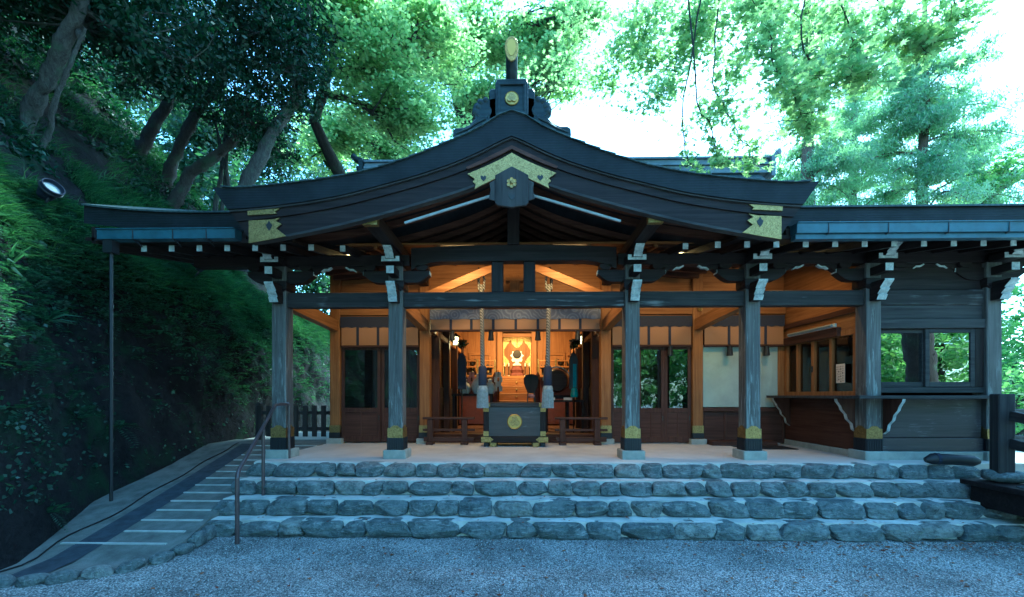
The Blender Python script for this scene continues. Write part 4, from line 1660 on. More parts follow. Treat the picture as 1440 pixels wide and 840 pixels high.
yb = 9.0
blind(-3.83, -2.1, 3.62, 3.40, 2.95, yb, 'brown bamboo blind with navy top cloth over the left doors', [-3.45, -3.0, -2.55], 'navy', [])
blind(-1.86, 1.86, 3.77, 3.57, 3.29, yb, 'wide rolled bamboo blind with patterned blue cloth above the altar view', [-1.4, -.95, -.47, .02, .5, .97, 1.42], 'valance', [-1.36, -.52, .50, 1.36])
blind(2.1, 3.83, 3.62, 3.40, 2.95, yb, 'brown bamboo blind with navy top cloth above the glazed doors, next to the frosted window', [2.45, 2.9, 3.35], 'navy', [3.35])
blind(4.08, 5.8, 3.62, 3.40, 2.95, yb, 'brown bamboo blind with navy top cloth above the frosted white window', [4.62, 5.4], 'navy', [4.62, 5.4])


# hanging lanterns
def lantern(x, y, z, lab, s=1.0, lit=True):
    l_ = thing('hanging_lantern', (x, y, z - .16 * s), lab, 'lantern', 'lit lanterns inside the hall')
    obj('paper', MB().lathe([(.06 * s, -.12 * s), (.075 * s, -.1 * s), (.075 * s, .1 * s), (.06 * s, .12 * s)], (x, y, z), 6), M['lantern_glow'], l_)
    f_ = MB()
    for k in range(6):
        a = math.pi / 3 * k
        f_.tube([(x + .082 * s * math.cos(a), y + .082 * s * math.sin(a), z - .13 * s), (x + .082 * s * math.cos(a), y + .082 * s * math.sin(a), z + .13 * s)], .008 * s, 5)
    for zz in (-.13, -.04, .05, .12):
        f_.lathe([(.082 * s, 0), (.09 * s, 0), (.09 * s, .014 * s), (.082 * s, .014 * s)], (x, y, z + zz * s), 6)
    obj('frame', f_, M['bronze'], l_)
    obj('roof', MB().lathe([(.14 * s, .12 * s), (.13 * s, .15 * s), (.05 * s, .2 * s), (.02 * s, .24 * s)], (x, y, z), 6), M['bronze'], l_)
    obj('chain', MB().tube([(x, y, z + .23 * s), (x, y, 4.3)], .006, 5), M['bronze'], l_)
    ld = bpy.data.lights.new('lantern_light', 'POINT')
    ld.energy = 1.0
    ld.color = (1, .6, .26)
    ld.shadow_soft_size = .1
    lo_ = bpy.data.objects.new('lantern_light', ld)
    COL.objects.link(lo_)
    lo_.parent = l_
    lo_.location = (0, -.2 * 0 - .14, .0)


lx, _, lz = at(615.5, 458, 9.75)
lantern(lx, 9.75, lz, 'lit lantern on the left just inside the wide opening, nearest the pillar', .9)
lx, _, lz = at(641, 480, 11.6)
lantern(lx, 11.6, lz, 'smaller lit lantern farther in on the left, over the white wrapped offerings', .95)
lx, _, lz = at(838, 459, 9.75)
lantern(lx, 9.75, lz, 'lit lantern on the right just inside the wide opening, nearest the pillar', .9)
lx, _, lz = at(820, 479, 11.6)
lantern(lx, 11.6, lz, 'smaller lit lantern farther in on the right, over the drum', .95)


# porch lamps hidden in the ceiling, behind the eave beam
def porch_lamp(x, y, z, w, lab):
    t = thing('ceiling_lamp', (x, y, z), lab, 'lamp', 'warm lamps under the porch ceiling')
    obj('housing', MB().box(x - .3, x + .3, y - .05, y + .05, z + .03, z + .07), M['white'], t, .005)
    obj('tube', MB().tube([(x - .28, y, z), (x + .28, y, z)], .02, 10), M['bulb'], t)
    ld = bpy.data.lights.new('lamp_light', 'AREA')
    ld.shape = 'RECTANGLE'
    ld.size, ld.size_y = .6, .1
    ld.energy = w
    ld.color = (1, .49, .18)
    lo_ = bpy.data.objects.new('lamp_light', ld)
    COL.objects.link(lo_)
    lo_.parent = t
    lo_.location = (0, 0, -.03)
    lo_.rotation_euler = (R(38), 0, 0)


porch_lamp(-3.0, 7.45, 4.44, 4.0, 'warm tube lamp under the porch ceiling in the left bay')
porch_lamp(-1.0, 7.45, 4.44, 7.5, 'warm tube lamp under the porch ceiling behind the left bell rope')
porch_lamp(1.0, 7.45, 4.44, 7.5, 'warm tube lamp under the porch ceiling behind the right bell rope')
porch_lamp(3.0, 7.45, 4.44, 5.0, 'warm tube lamp under the porch ceiling before the glazed doors')
porch_lamp(4.9, 7.45, 4.44, 6.5, 'warm tube lamp under the porch ceiling before the frosted window')
# light of the altar and the inner room
for (x, y, z, w, rx, lab) in ((0, 15.16, 4.12, 5, 20, 'warm tube lamp inside the top of the altar niche'),
                              (0, 12.9, 4.24, 66, 25, 'warm tube lamp on the inner ceiling before the altar')):
    t = thing('ceiling_lamp', (x, y, z), lab, 'lamp', 'warm lamps lighting the altar')
    obj('tube', MB().tube([(x - .4, y, z), (x + .4, y, z)], .018, 8), M['bulb'], t)
    ld = bpy.data.lights.new('altar_light', 'AREA')
    ld.size, ld.size_y, ld.shape = .8, .2, 'RECTANGLE'
    ld.energy = w
    ld.color = (1, .48, .16)
    lo_ = bpy.data.objects.new('altar_light', ld)
    COL.objects.link(lo_)
    lo_.parent = t
    lo_.location = (0, 0, -.03)
    lo_.rotation_euler = (R(rx), 0, 0)

# altar furniture
mx, _, mz = at(727, 498.5, 14.3)
mi = thing('altar_mirror', (mx, 14.3, 2.55), 'round dark mirror on a pale cloud shaped stand in the middle of the altar', 'mirror')
obj('disc', MB().lathe([(.13, -.015), (.145, 0), (.13, .015)], (mx, 14.3, mz), 24, 'y'), M['bronze'], mi, 0, 40)
obj('stand', MB().prism([(mx - .05, 3.02), (mx - .09, 3.08), (mx - .14, 3.05), (mx - .19, 3.12), (mx - .16, 3.2), (mx - .24, 3.28), (mx - .17, 3.33), (mx - .16, 3.42), (mx + .16, 3.42), (mx + .17, 3.33), (mx + .24, 3.28), (mx + .16, 3.2), (mx + .19, 3.12), (mx + .14, 3.05), (mx + .09, 3.08), (mx + .05, 3.02), (mx + .14, 2.98), (mx + .14, 2.93), (mx - .14, 2.93), (mx - .14, 2.98)], 14.32, 14.36), M['rice'], mi)
obj('base', MB().lathe([(.27, 0), (.27, .05), (.22, .12), (.24, .22), (.16, .34), (.16, .38)], (mx, 14.34, 2.55), 8), M['red'], mi)
for i, sx in enumerate((-1.52, -1.0, 1.0, 1.52)):
    x = mx + sx * .28
    cs = thing('candlestick', (x, 14.1, 2.55), 'slim dark candlestick with pale tip standing beside the altar mirror', 'candlestick', 'candlesticks beside the altar mirror')
    obj('stem', MB().lathe([(.07, 0), (.06, .02), (.015, .05), (.015, .30), (.04, .32), (.012, .34)], (x, 14.1, 2.55), 10), M['bronze'], cs)
    obj('candle', MB().lathe([(.018, .34), (.018, .44), (.004, .46)], (x, 14.1, 2.55), 8), M['rice'], cs)
for sx in (-1, 1):
    x = sx * .96
    tr = thing('offering_tray', (x, 13.9, 2.55), ('dark footed offering tray with brass boss left of the altar niche', 'dark footed offering tray with brass boss right of the altar niche')[sx > 0], 'offering tray', 'offering trays beside the altar')
    obj('foot', MB().box(x - .12, x + .12, 13.8, 14.0, 2.55, 2.80), M['black'], tr)
    obj('top', MB().box(x - .17, x + .17, 13.74, 14.06, 2.80, 2.84).prism([(x - .17, 2.84), (x - .14, 2.92), (x - .08, 2.87), (x, 2.94), (x + .08, 2.87), (x + .14, 2.92), (x + .17, 2.84)], 13.76, 13.78), M['black'], tr)
    obj('boss', MB().lathe([(.05, 0), (.04, -.02), (.01, -.03)], (x, 13.79, 2.69), 12, 'y'), M['gold'], tr)
    x = sx * 1.52
    vs = thing('guardian_figure', (x, 13.9, 2.55), ('small dark seated guardian figure on the shelf %s of the niche' % ('left' if sx < 0 else 'right')), 'figurine', 'guardian figures on the altar shelf')
    m = MB()
    m.lathe([(.15, 0), (.17, .06), (.15, .12), (.12, .24), (.10, .3), (.05, .34)], (x, 13.9, 2.58), 14)
    m.lathe([(.02, -.1), (.1, -.06), (.115, .02), (.08, .09), (.02, .11)], (x - sx * .04, 13.83, 2.98), 12)
    m.prism([(x - sx * .12, 3.02), (x - sx * .16, 3.13), (x - sx * .07, 3.07)], 13.81, 13.85)
    m.prism([(x + sx * .03, 3.05), (x + sx * .05, 3.15), (x + sx * .07, 3.0)], 13.81, 13.85)
    m.tube([(x + sx * .12, 13.9, 2.66), (x + sx * .22, 13.9, 2.85), (x + sx * .16, 13.9, 3.05)], [.04, .06, .02], 8)
    obj('body', m, M['bronze'], vs, 0, 50)
    obj('plinth', MB().box(x - .2, x + .2, 13.75, 14.05, 2.55, 2.582), M['gold'], vs)

# drum, tables and wrapped offerings in the inner room
tb = thing('offering_table', (-1.15, 11.4, .9), 'dark table with white wrapped offerings in the left of the inner room', 'table')
obj('top', MB().box(-1.75, -.62, 11.2, 11.7, 1.88, 1.94), M['dark_x'], tb, .005)
for x in (-1.7, -.68):
    for y in (11.25, 11.65):
        obj('leg', MB().box(x - .03, x + .03, y - .03, y + .03, .9, 1.88), M['dark_z'], tb)
for i, (dx, s) in enumerate(((-1.02, 1.25), (-1.42, .9), (-.72, .9))):
    rb = MB().lathe([(.12 * s, 0), (.17 * s, .08 * s), (.18 * s, .2 * s), (.12 * s, .32 * s), (.05 * s, .37 * s), (.08 * s, .44 * s), (.02, .46 * s)], (dx, 11.45, 1.94), 12)
    rb.tube([(dx - .06 * s, 11.42, 1.94 + .37 * s), (dx, 11.38, 1.94 + .385 * s), (dx + .06 * s, 11.42, 1.94 + .37 * s)], .012, 6)
    o = obj('rice_bag', rb, M['rice'], None, 0, 50)
    tag(o, ('largest white wrapped rice bag, in the middle of the offering table', 'white wrapped rice bag at the outer end of the offering table', 'white wrapped rice bag at the altar end of the offering table')[i], 'rice bag', 'wrapped rice bags on the offering table')
for i, dx in enumerate((-1.25, -.5)):
    g_ = thing('paper_streamer', (dx, 11.62, 1.95), ('zigzag folded pinkish paper streamer between the outer and the largest rice bag', 'zigzag folded pinkish paper streamer behind the rice bags nearest the rope')[i], 'paper streamer', 'paper streamers on the offering table')
    obj('wand', MB().tube([(dx, 11.62, 1.95), (dx, 11.62, 2.6)], .012, 6), M['brown_z'], g_)
    for sx in (-1, 1):
        z = 2.55
        zz = MB()
        for k in range(4):
            x = dx + sx * (.035 + .035 * (k % 2))
            zz.box(x - .045, x + .045, 11.61 - .004 * k, 11.613 - .004 * k, z - .15, z)
            z -= .13
        obj('paper', zz, M['pink'] if i == 0 else M['rice'], g_)
dr = thing('drum', (1.15, 11.5, .9), 'round drum on a dark stand in the right of the inner room', 'drum')
obj('shell', MB().lathe([(.30, -.2), (.34, -.1), (.34, .1), (.30, .2)], (1.12, 11.5, 2.30), 26, 'y'), M['red'], dr, 0, 40)
obj('skin', MB().lathe([(.02, -.235), (.28, -.23), (.30, -.2)], (1.12, 11.5, 2.30), 26, 'y'), M['brown_x'], dr, 0, 40)
rg = MB()
for k in range(25):
    pass
rg.tube([(1.12 + .37 * math.cos(math.pi * k / 18), 11.28, 2.30 + .37 * math.sin(math.pi * k / 18)) for k in range(19)], .022, 8)
obj('hoop', rg, M['steel'], dr, 0, 50)
obj('stand', MB().box(.75, 1.5, 11.3, 11.7, 1.8, 1.9).box(.80, .88, 11.35, 11.65, .9, 1.8).box(1.38, 1.46, 11.35, 11.65, .9, 1.8), M['dark_x'], dr, .005)
st_ = thing('offering_table', (1.25, 10.9, .9), 'dark table with white paper slips below the drum', 'table')
obj('top', MB().box(.72, 1.8, 10.7, 11.1, 1.72, 1.78), M['dark_x'], st_, .005)
for x in (.78, 1.74):
    obj('leg', MB().box(x - .03, x + .03, 10.75, 11.05, .9, 1.72), M['dark_z'], st_)
for i, (a, b) in enumerate(((.80, 1.02), (1.24, 1.46))):
    o = obj('paper_slip', MB().box(a, b, 10.69, 10.695, 1.775, 1.84), M['rice'], None)
    tag(o, ('white paper slip standing on the dark table, left of the teal base', 'white paper slip standing on the dark table, right of the teal base')[i], 'paper slip', 'paper slips on the dark table')
# sacred branch stands: dark pointed silk cover with a leaf ball above
lf_rng = np.random.default_rng(3)
for i, (px_, Y) in enumerate(((649.5, 10.6), (806.5, 10.6))):
    x = X(px_, Y)
    ms = thing('branch_stand', (x, Y, .9), ('dark pointed silk banner with a ball of leaves above, left of the altar', 'dark teal pointed silk banner with a ball of leaves above, right of the altar')[i], 'branch stand', 'branch stands with silk banners')
    z0, z1 = 2.05, 3.0
    obj('banner', MB().prism([(x - .11, z0), (x - .115, 2.8), (x - .07, 2.93), (x, z1 + .02), (x + .07, 2.93), (x + .115, 2.8), (x + .11, z0)], Y - .03, Y + .03), M['navy'] if i == 0 else M['black'], ms, .006)
    if i == 1:
        obj('banner_stripe', MB().box(x - .02, x + .07, Y - .037, Y - .031, 2.1, 2.7), M['teal'], ms)
        obj('base', MB().lathe([(.09, 0), (.1, .05), (.08, .2), (.05, .24)], (x + .02, Y, 1.85), 12), M['teal'], ms)
    obj('pole', MB().tube([(x, Y, .9), (x, Y, 3.2)], .018, 6), M['bronze'], ms)
    n = 160
    c = lf_rng.normal(size=(n, 3))
    c = c / np.linalg.norm(c, axis=1)[:, None] * lf_rng.uniform(.03, .15, n)[:, None] + np.array([x + .02, Y, 3.22])
    v, f = [], []
    for k in range(n):
        d = lf_rng.normal(size=3)
        d /= np.linalg.norm(d)
        e = np.cross(d, lf_rng.normal(size=3))
        e /= np.linalg.norm(e)
        v += [c[k] - d * .045, c[k] + e * .018, c[k] + d * .045, c[k] - e * .018]
        f.append([4 * k, 4 * k + 1, 4 * k + 2, 4 * k + 3])
    fast('leaves', v, f, M['leaf_dark'], ms)
# round dark stand before the altar steps
x, _, z = at(747, 545, 10.4)
sd_ = thing('round_stool', (x, 10.4, .9), 'dark round backed seat standing before the altar steps', 'stool')
prof = [(x - .09, 1.95), (x - .13, 2.05), (x - .185, 2.2), (x - .19, 2.32), (x - .15, 2.40), (x - .06, 2.43), (x + .06, 2.43), (x + .15, 2.40), (x + .19, 2.32), (x + .185, 2.2), (x + .13, 2.05), (x + .09, 1.95)]
obj('backrest', MB().prism(prof, 10.38, 10.42), M['dark_z'], sd_, .01)
obj('seat', MB().box(x - .19, x + .19, 10.05, 10.38, 1.3, 1.36), M['black'], sd_, .01)
for sx in (-1, 1):
    obj('leg', MB().bar((x + sx * .08, 10.4, 1.96), (x + sx * .15, 10.4, .9), .04, .03), M['black'], sd_)
    obj('leg', MB().bar((x + sx * .15, 10.08, 1.3), (x + sx * .16, 10.05, .9), .04, .03), M['black'], sd_)
obj('cushion', MB().lathe([(.06, -.05), (.09, 0), (.06, .05)], (x, 10.36, 1.88), 12), M['pink'], sd_, 0, 50)

# fluorescent tube over the booth window
tl = thing('tube_lamp', (SXB - .2, 8.1, 3.10), 'pale tube lamp fixed above the amulet booth side window', 'tube lamp')
obj('tube', MB().tube([(SXB - .19, 7.55, 3.16), (SXB - .19, 8.75, 3.16)], .022, 10), M['lens'], tl)
obj('housing', MB().box(SXB - .17, SXB - .132, 7.5, 8.8, 3.125, 3.19), M['white'], tl, .004)
# notice in the booth window
nt = thing('notice', (SXB - .07, 7.48, 2.1), 'small tan paper notice with dark writing stuck in the booth side window', 'notice')
obj('sheet', MB().box(SXB - .072, SXB - .066, 7.40, 7.60, 2.12, 2.46), M['paper'], nt)
ink = MB()
rr_ = random.Random(4)
for k in range(4):
    yy = 7.43 + .045 * k
    z = 2.42
    while z > 2.16:
        h = rr_.uniform(.012, .03)
        ink.box(SXB - .0745, SXB - .073, yy, yy + rr_.uniform(.012, .025), z - h, z)
        ink.box(SXB - .0745, SXB - .073, yy + .006, yy + .012, z - h - .008, z - h)
        z -= h + .02
obj('writing', ink, M['ink'], nt)
# brass medallion on the porch lintel
o = obj('medallion', MB().lathe([(.05, 0), (.045, -.03), (.02, -.02), (.015, -.045), (.004, -.05)], (X(983, 8.98) + .02, 8.985, Z(435, 8.98, 983)), 12, 'y'), M['gold'], HALL, 0, 40)
# mat on the porch
tag(obj('floor_mat', MB().box(4.5, 5.55, 8.15, 8.68, FLOOR + .001, FLOOR + .014), M['black'], None, .003), 'flat black mat lying on the porch floor by the frosted window', 'mat')

# ================================================================== OUTSIDE THINGS
hr = thing('handrail', (-3.5, 5.2, 0), 'brown tube handrail running up the left end of the stone steps', 'handrail')
r0 = .026
P0, P1, P2 = Vector((-3.50, 5.2, 0)), Vector((-3.50, 5.2, .88)), Vector((-3.82, 6.55, 1.74))
P3 = Vector((-3.77, 6.86, 1.75))
obj('rail', MB().tube([(-3.50, 5.2, .84), (-3.505, 5.215, .885), (-3.52, 5.26, .93), tuple(P2 - Vector((-.02, .10, .07))), tuple(P2), tuple(P2 + Vector((.02, .12, .012))), (-3.775, 6.84, 1.752), (-3.77, 6.865, 1.72)], r0, 12), M['rail'], hr, 0, 60)
obj('post', MB().tube([(-3.50, 5.2, -.02), (-3.50, 5.2, .845)], r0, 12), M['rail'], hr, 0, 60)
obj('post', MB().tube([(-3.705, 6.06, .38), (-3.705, 6.06, 1.42)], r0 * .9, 12), M['rail'], hr, 0, 60)
obj('post', MB().tube([(-3.77, 6.86, .82), (-3.77, 6.86, 1.74)], r0 * .9, 12), M['rail'], hr, 0, 60)

# heavy fence at the right end of the steps
wf = thing('wooden_fence', (7.0, 5.7, .6), 'heavy dark timber post fence at the right end of the steps', 'fence')
fp_ = [(6.74, 5.80), (6.70, 5.36), (6.72, 4.75)]
for i, (x, y) in enumerate(fp_):
    hgt = (1.92, 1.86, 1.80)[i]
    q = [(x + .125 * math.cos(R(28 + 90 * k)), y + .125 * math.sin(R(28 + 90 * k))) for k in range(4)]
    p = obj('post', MB().prism(q, .80 - .1 * i, hgt, 'z'), M['grey_z'], wf, .012)
    P, Fc = rock_mesh(x + .03, y, .79 - .12 * i, .40, .34, .16, 700 + i, 7, 5, 5, .06)
    fast('footing', P, Fc, M['stone'], p, smooth=True)
for z in (1.25, 1.62):
    for (a, b), dz in ((fp_[0:2], 0), (fp_[1:3], -.06)):
        obj('rail', MB().bar((a[0] + .02, a[1] - .1, z + dz), (b[0] + .02, b[1] + .1, z - .04 + dz), .07, .13), M['grey_y'], wf, .006)
    obj('rail', MB().bar((6.82, 5.86, z + .02), (8.4, 6.25, z + .02), .07, .13), M['grey_x'], wf, .006)
obj('post', MB().box(8.32, 8.52, 6.15, 6.35, .5, 1.92), M['grey_z'], wf, .012)
pl = thing('plank_platform', (7.2, 5.6, .55), 'dark plank platform under the timber fence at the end of the steps', 'platform')
obj('plank', MB().box(6.42, 8.3, 5.02, 6.05, .635, .705), M['dark_x'], pl, .01)
obj('support', MB().box(6.5, 8.3, 5.08, 5.98, .35, .634), M['dark_x'], pl, .01)
obj('support', MB().box(7.05, 8.3, 4.6, 5.0, 0, .62), M['dark_x'], pl, .01)
obj('brace', MB().bar((6.85, 5.0, .66), (7.1, 4.75, .30), .12, .08), M['dark_y'], pl, .008)
# black bundle on the floor edge
cv_ = thing('wrapped_bundle', (6.65, 6.3, .84), 'long black wrapped bundle lying at the fence end of the porch edge', 'bundle')
obj('wrap', MB().tube([(6.30, 6.42, .91), (6.38, 6.40, .93), (6.62, 6.34, .93), (6.86, 6.28, .92), (6.93, 6.27, .92)], [.04, .085, .08, .082, .05], 12), M['black'], cv_, 0, 50)
obj('strap', MB().tube([(6.42, 6.39, .935), (6.46, 6.38, .935)], .09, 12), M['navy'], cv_)

# picket fence behind the left end of the porch
pf = thing('picket_fence', (-5.0, 9.5, FLOOR), 'low dark picket fence closing the passage beside the mossy bank', 'picket fence')
x = -5.95
while x < -4.15:
    obj('picket', MB().box(x - .055, x + .055, 9.47, 9.50, FLOOR + .1, 1.66), M['grey_z'], pf, .004)
    x += .215
for z in (1.08, 1.45):
    obj('rail', MB().box(-6.0, -4.1, 9.503, 9.55, z, z + .08), M['grey_x'], pf, .004)
for x in (-6.0, -4.1):
    obj('post', MB().box(x - .06, x + .06, 9.5, 9.62, FLOOR - .01, 1.72), M['grey_z'], pf, .004)

# hose along the ramp
hp = []
for k in range(30):
    y = 4.1 + (8.8 - 4.1) * k / 29
    xx = np.interp(y, [4.1, 4.5, 5.0, 5.5, 6.25, 8.8], [-5.42, -5.38, -5.52, -5.50, -5.60, -5.95]) + .03 * math.sin(k * .8)
    hp.append((xx, y, ramp_z(y) + .035))
tag(obj('hose', MB().tube(hp, .009, 6), M['black'], None, 0, 60), 'thin black hose lying along the ramp below the bank', 'hose')


def hit(px_, py_):
    """depth at which a pixel's ray meets the bank"""
    r_ = np.array(ray(px_, py_))
    for D_ in np.linspace(3.5, 20, 330):
        q = np.array(CAM) + r_ * D_
        uu = float(bank_x(q[1]) - q[0])
        if uu <= 0:
            continue
        xs_, zs_ = bank_surface(np.array([uu]), np.array([q[1]]))
        if zs_[0] > q[2]:
            return float(D_)
    return 12.0


# floodlights on the bank
def floodlight(px_, py_, D, aim, s, lab):
    r_ = ray(px_, py_)
    c = Vector(CAM) + Vector(r_) * D
    t = thing('floodlight', c, lab, 'floodlight', 'floodlights on the mossy bank')
    a = Vector(aim).normalized()
    q = a.to_track_quat('Z', 'Y').to_matrix()

    def lt(prof, n=24):
        m = MB().lathe(prof, (0, 0, 0), n)
        m.v = [tuple(c + q @ Vector(v)) for v in m.v]
        return m
    obj('housing', lt([(.05 * s, -.22 * s), (.10 * s, -.2 * s), (.125 * s, -.1 * s), (.14 * s, 0), (.155 * s, .02 * s), (.155 * s, .10 * s), (.14 * s, .105 * s), (.135 * s, .03 * s)]), M['navy'], t, 0, 40)
    obj('ring', lt([(.158 * s, .0), (.166 * s, .01 * s), (.166 * s, .03 * s), (.158 * s, .04 * s)]), M['iron'], t, 0, 40)
    obj('lens', lt([(.132 * s, .031 * s), (.132 * s, .036 * s), (.1 * s, .042 * s), (.002, .046 * s)]), M['lens'], t, 0, 40)
    m = MB().tube([tuple(c + Vector((0, 0, -.1 * s))), tuple(c + Vector((-.06, 0, -.2 * s))), tuple(c + Vector((-.22, .05, -.32 * s)))], .02 * s, 8)
    obj('bracket', m, M['iron'], t)
    return t


floodlight(71, 267, hit(71, 276) - .6, (.86, -.22, .46), .92, 'dark round floodlight with frosted lens in the grass at the top of the bank')
floodlight(282, 371, min(hit(282, 376) - .3, 9.6), (.25, .35, -.25), 1.1, 'dark round floodlight half hidden under the left eave on the bank')


# ================================================================== PLANTS
def basis(n, rng):
    n = n / np.linalg.norm(n, axis=1)[:, None]
    t = rng.normal(size=n.shape)
    a = np.cross(n, t)
    a /= np.linalg.norm(a, axis=1)[:, None]
    b = np.cross(n, a)
    return a, b


def leaf_quads(c, size, rng, up=.8, spread=.7, aspect=.5, droop=0.0):
    """kite shaped leaves: (n,4,3)"""
    n = len(c)
    nr = rng.normal(size=(n, 3)) * spread + np.array([0, 0, up])
    a, b = basis(nr, rng)
    if droop:
        a = a + np.array([0, 0, -droop])
        a /= np.linalg.norm(a, axis=1)[:, None]
    s = size * rng.uniform(.65, 1.35, (n, 1))
    p0 = c - a * s * .5
    p2 = c + a * s * .5
    w = s * aspect * .5
    p1 = c + b * w - a * s * .08
    p3 = c - b * w - a * s * .08
    V = np.stack([p0, p1, p2, p3], 1).reshape(-1, 3)
    return V, np.arange(4 * n).reshape(n, 4)


STAR = []
for k in range(7):                     # seven fingered maple leaf outline
    ang = R(-132 + 44 * k)
    ln = [.5, .78, .95, 1.0, .95, .78, .5][k]
    STAR.append((ln * math.cos(ang), ln * math.sin(ang)))
    if k < 6:
        an = R(-132 + 44 * k + 22)
        STAR.append((.36 * math.cos(an), .36 * math.sin(an)))
STAR.append((-.12, .02))
STAR = np.array(STAR)


def leaf_stars(c, size, rng, up=.9, spread=.5):
    n = len(c)
    nr = rng.normal(size=(n, 3)) * spread + np.array([0, 0, up])
    a, b = basis(nr, rng)
    s = size * rng.uniform(.6, 1.3, (n, 1)) * .5
    k = len(STAR)
    V = c[:, None, :] + a[:, None, :] * (STAR[:, 0][None, :, None] * s[:, None]) + b[:, None, :] * (STAR[:, 1][None, :, None] * s[:, None])
    return V.reshape(-1, 3), np.arange(k * n).reshape(n, k)


def blob(cs, rs, per, rng, flat=1.0):
    """points in clumps; cs (k,3), rs (k,), per leaves each"""
    k = len(cs)
    d = rng.normal(size=(k, per, 3))
    d /= np.linalg.norm(d, axis=2)[:, :, None]
    r = rng.uniform(.0, 1, (k, per, 1)) ** .55
    p = d * r * np.asarray(rs)[:, None, None]
    p[:, :, 2] *= flat
    return (p + cs[:, None, :]).reshape(-1, 3)


def ell(c, r, n, rng, shell=.5):
    d = rng.normal(size=(n, 3))
    d /= np.linalg.norm(d, axis=1)[:, None]
    rad = rng.uniform(shell, 1, (n, 1))
    return np.array(c) + d * rad * np.array(r)


def bend(p, q, rng, sag=.12, n=5):
    p, q = np.array(p, float), np.array(q, float)
    L = np.linalg.norm(q - p)
    o = rng.normal(size=3) * L * sag
    return [tuple(p + (q - p) * t + o * math.sin(math.pi * t) * (1 - .3 * t)) for t in np.linspace(0, 1, n)]


def rough_trunk(tm, r):
    """ridged, lumpy bark in the trunk's own geometry"""
    v = np.array(tm.v)
    q = v / max(r, .05)
    d = np.stack([fbm(q * np.array([1.6, 1.6, .35]) + 40 * a, 3 + a, 3) for a in range(3)], 1) * r * .30
    d += np.stack([vnoise(q * np.array([5, 5, .8]) + 70 * a, 13 + a) for a in range(3)], 1) * r * .10
    tm.v = [tuple(a) for a in v + d]


def tree(name, label, group, trunk, radii, crowns, leafmat, barkmat, leaf=.12, per=90, clump=.6, flat=.6, aspect=.5, up=.8, droop=0, seed=1, star=False, limb=.06, spread=.7, shell=.45):
    """trunk: list of points, crowns: list of (center, radii, n_clumps)"""
    rng = np.random.default_rng(seed)
    base = trunk[0]
    t = thing(name, base, label, 'tree', group)
    tm = MB()
    pts = [Vector(p) for p in trunk]
    # resample the trunk with some wobble
    P, Rr = [], []
    for i in range(len(pts) - 1):
        for k in range(9):
            f = k / 9
            P.append(pts[i].lerp(pts[i + 1], f) + Vector(rng.normal(size=3)) * radii[i] * .07)
            Rr.append((radii[i] * (1 - f) + radii[i + 1] * f) * rng.uniform(.93, 1.07))
    P.append(pts[-1])
    Rr.append(radii[-1])
    tm.tube(P, Rr, 16)
    rough_trunk(tm, max(radii))
    o = obj('trunk', tm, barkmat, t, 0, 70)
    allp = []
    for (c, r, n) in crowns:
        cs = ell(c, r, n, rng, shell)
        rs = clump * rng.uniform(.6, 1.35, n)
        allp.append(blob(cs, rs, per, rng, flat))
        # one limb to the middle of each crown mass, twigs to the clumps
        j = int(np.argmin([np.linalg.norm(np.array(q) - np.array(c)) for q in P]))
        j = max(len(P) // 3, j - 2)
        mid = np.array(c) * .75 + np.array(P[j]) * .25
        bmh = MB()
        lb = bend(P[j], mid, rng, .1, 6)
        bmh.tube(lb, list(np.linspace(limb, limb * .45, 6)), 7)
        for q in cs[: min(n, 26)]:
            s = lb[rng.integers(2, 6)]
            tw = bend(s, q, rng, .12, 5)
            bmh.tube(tw, list(np.linspace(limb * .4, limb * .08, 5)), 5)
        obj('bough', bmh, barkmat, t)
    pts_ = np.concatenate(allp)
    if star:
        V_, F_ = leaf_stars(pts_, leaf, rng, up, spread)
    else:
        V_, F_ = leaf_quads(pts_, leaf, rng, up, spread, aspect, droop)
    fast('crown', V_, F_, leafmat, t)
    return t


def pp(px_, py_, D):
    r_ = ray(px_, py_)
    return tuple(CAM[i] + r_[i] * D for i in range(3))


# ---- evergreen trees on the bank
HA, HB, HC, HD = hit(38, 182), hit(57, 214), hit(196, 222), hit(236, 268)
GT = 'dark evergreens on the left bank'
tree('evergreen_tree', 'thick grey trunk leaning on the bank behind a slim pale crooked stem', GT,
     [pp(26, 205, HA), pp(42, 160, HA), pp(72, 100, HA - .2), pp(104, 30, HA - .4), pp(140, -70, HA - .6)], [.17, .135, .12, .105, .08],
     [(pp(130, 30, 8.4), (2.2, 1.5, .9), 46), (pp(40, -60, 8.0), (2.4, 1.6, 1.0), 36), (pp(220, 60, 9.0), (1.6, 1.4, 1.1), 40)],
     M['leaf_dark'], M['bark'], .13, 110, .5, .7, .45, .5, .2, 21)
tree('evergreen_tree', 'slim pale crooked trunk in front of the thick leaning one', GT,
     [pp(50, 225, HB), pp(68, 190, HB), pp(76, 145, HB - .2), pp(94, 100, HB - .3), pp(120, 40, HB - .4)], [.055, .048, .042, .036, .024],
     [(pp(125, 20, 8.3), (.9, .8, .5), 8)], M['leaf_dark'], M['bark'], .13, 90, .45, .7, .45, .5, .2, 22)
tree('evergreen_tree', 'dark trunk leaning right from the crest of the bank, left of two others', GT,
     [pp(188, 235, HC), pp(208, 190, HC), pp(236, 145, HC), pp(255, 90, HC), pp(262, 20, HC)], [.19, .15, .13, .11, .08],
     [(pp(220, 70, 12), (2.0, 1.6, 1.5), 40), (pp(300, 30, 12), (2.2, 1.8, 1.4), 46)], M['leaf_dark'], M['bark_dark'], .13, 110, .55, .7, .45, .5, .2, 23)
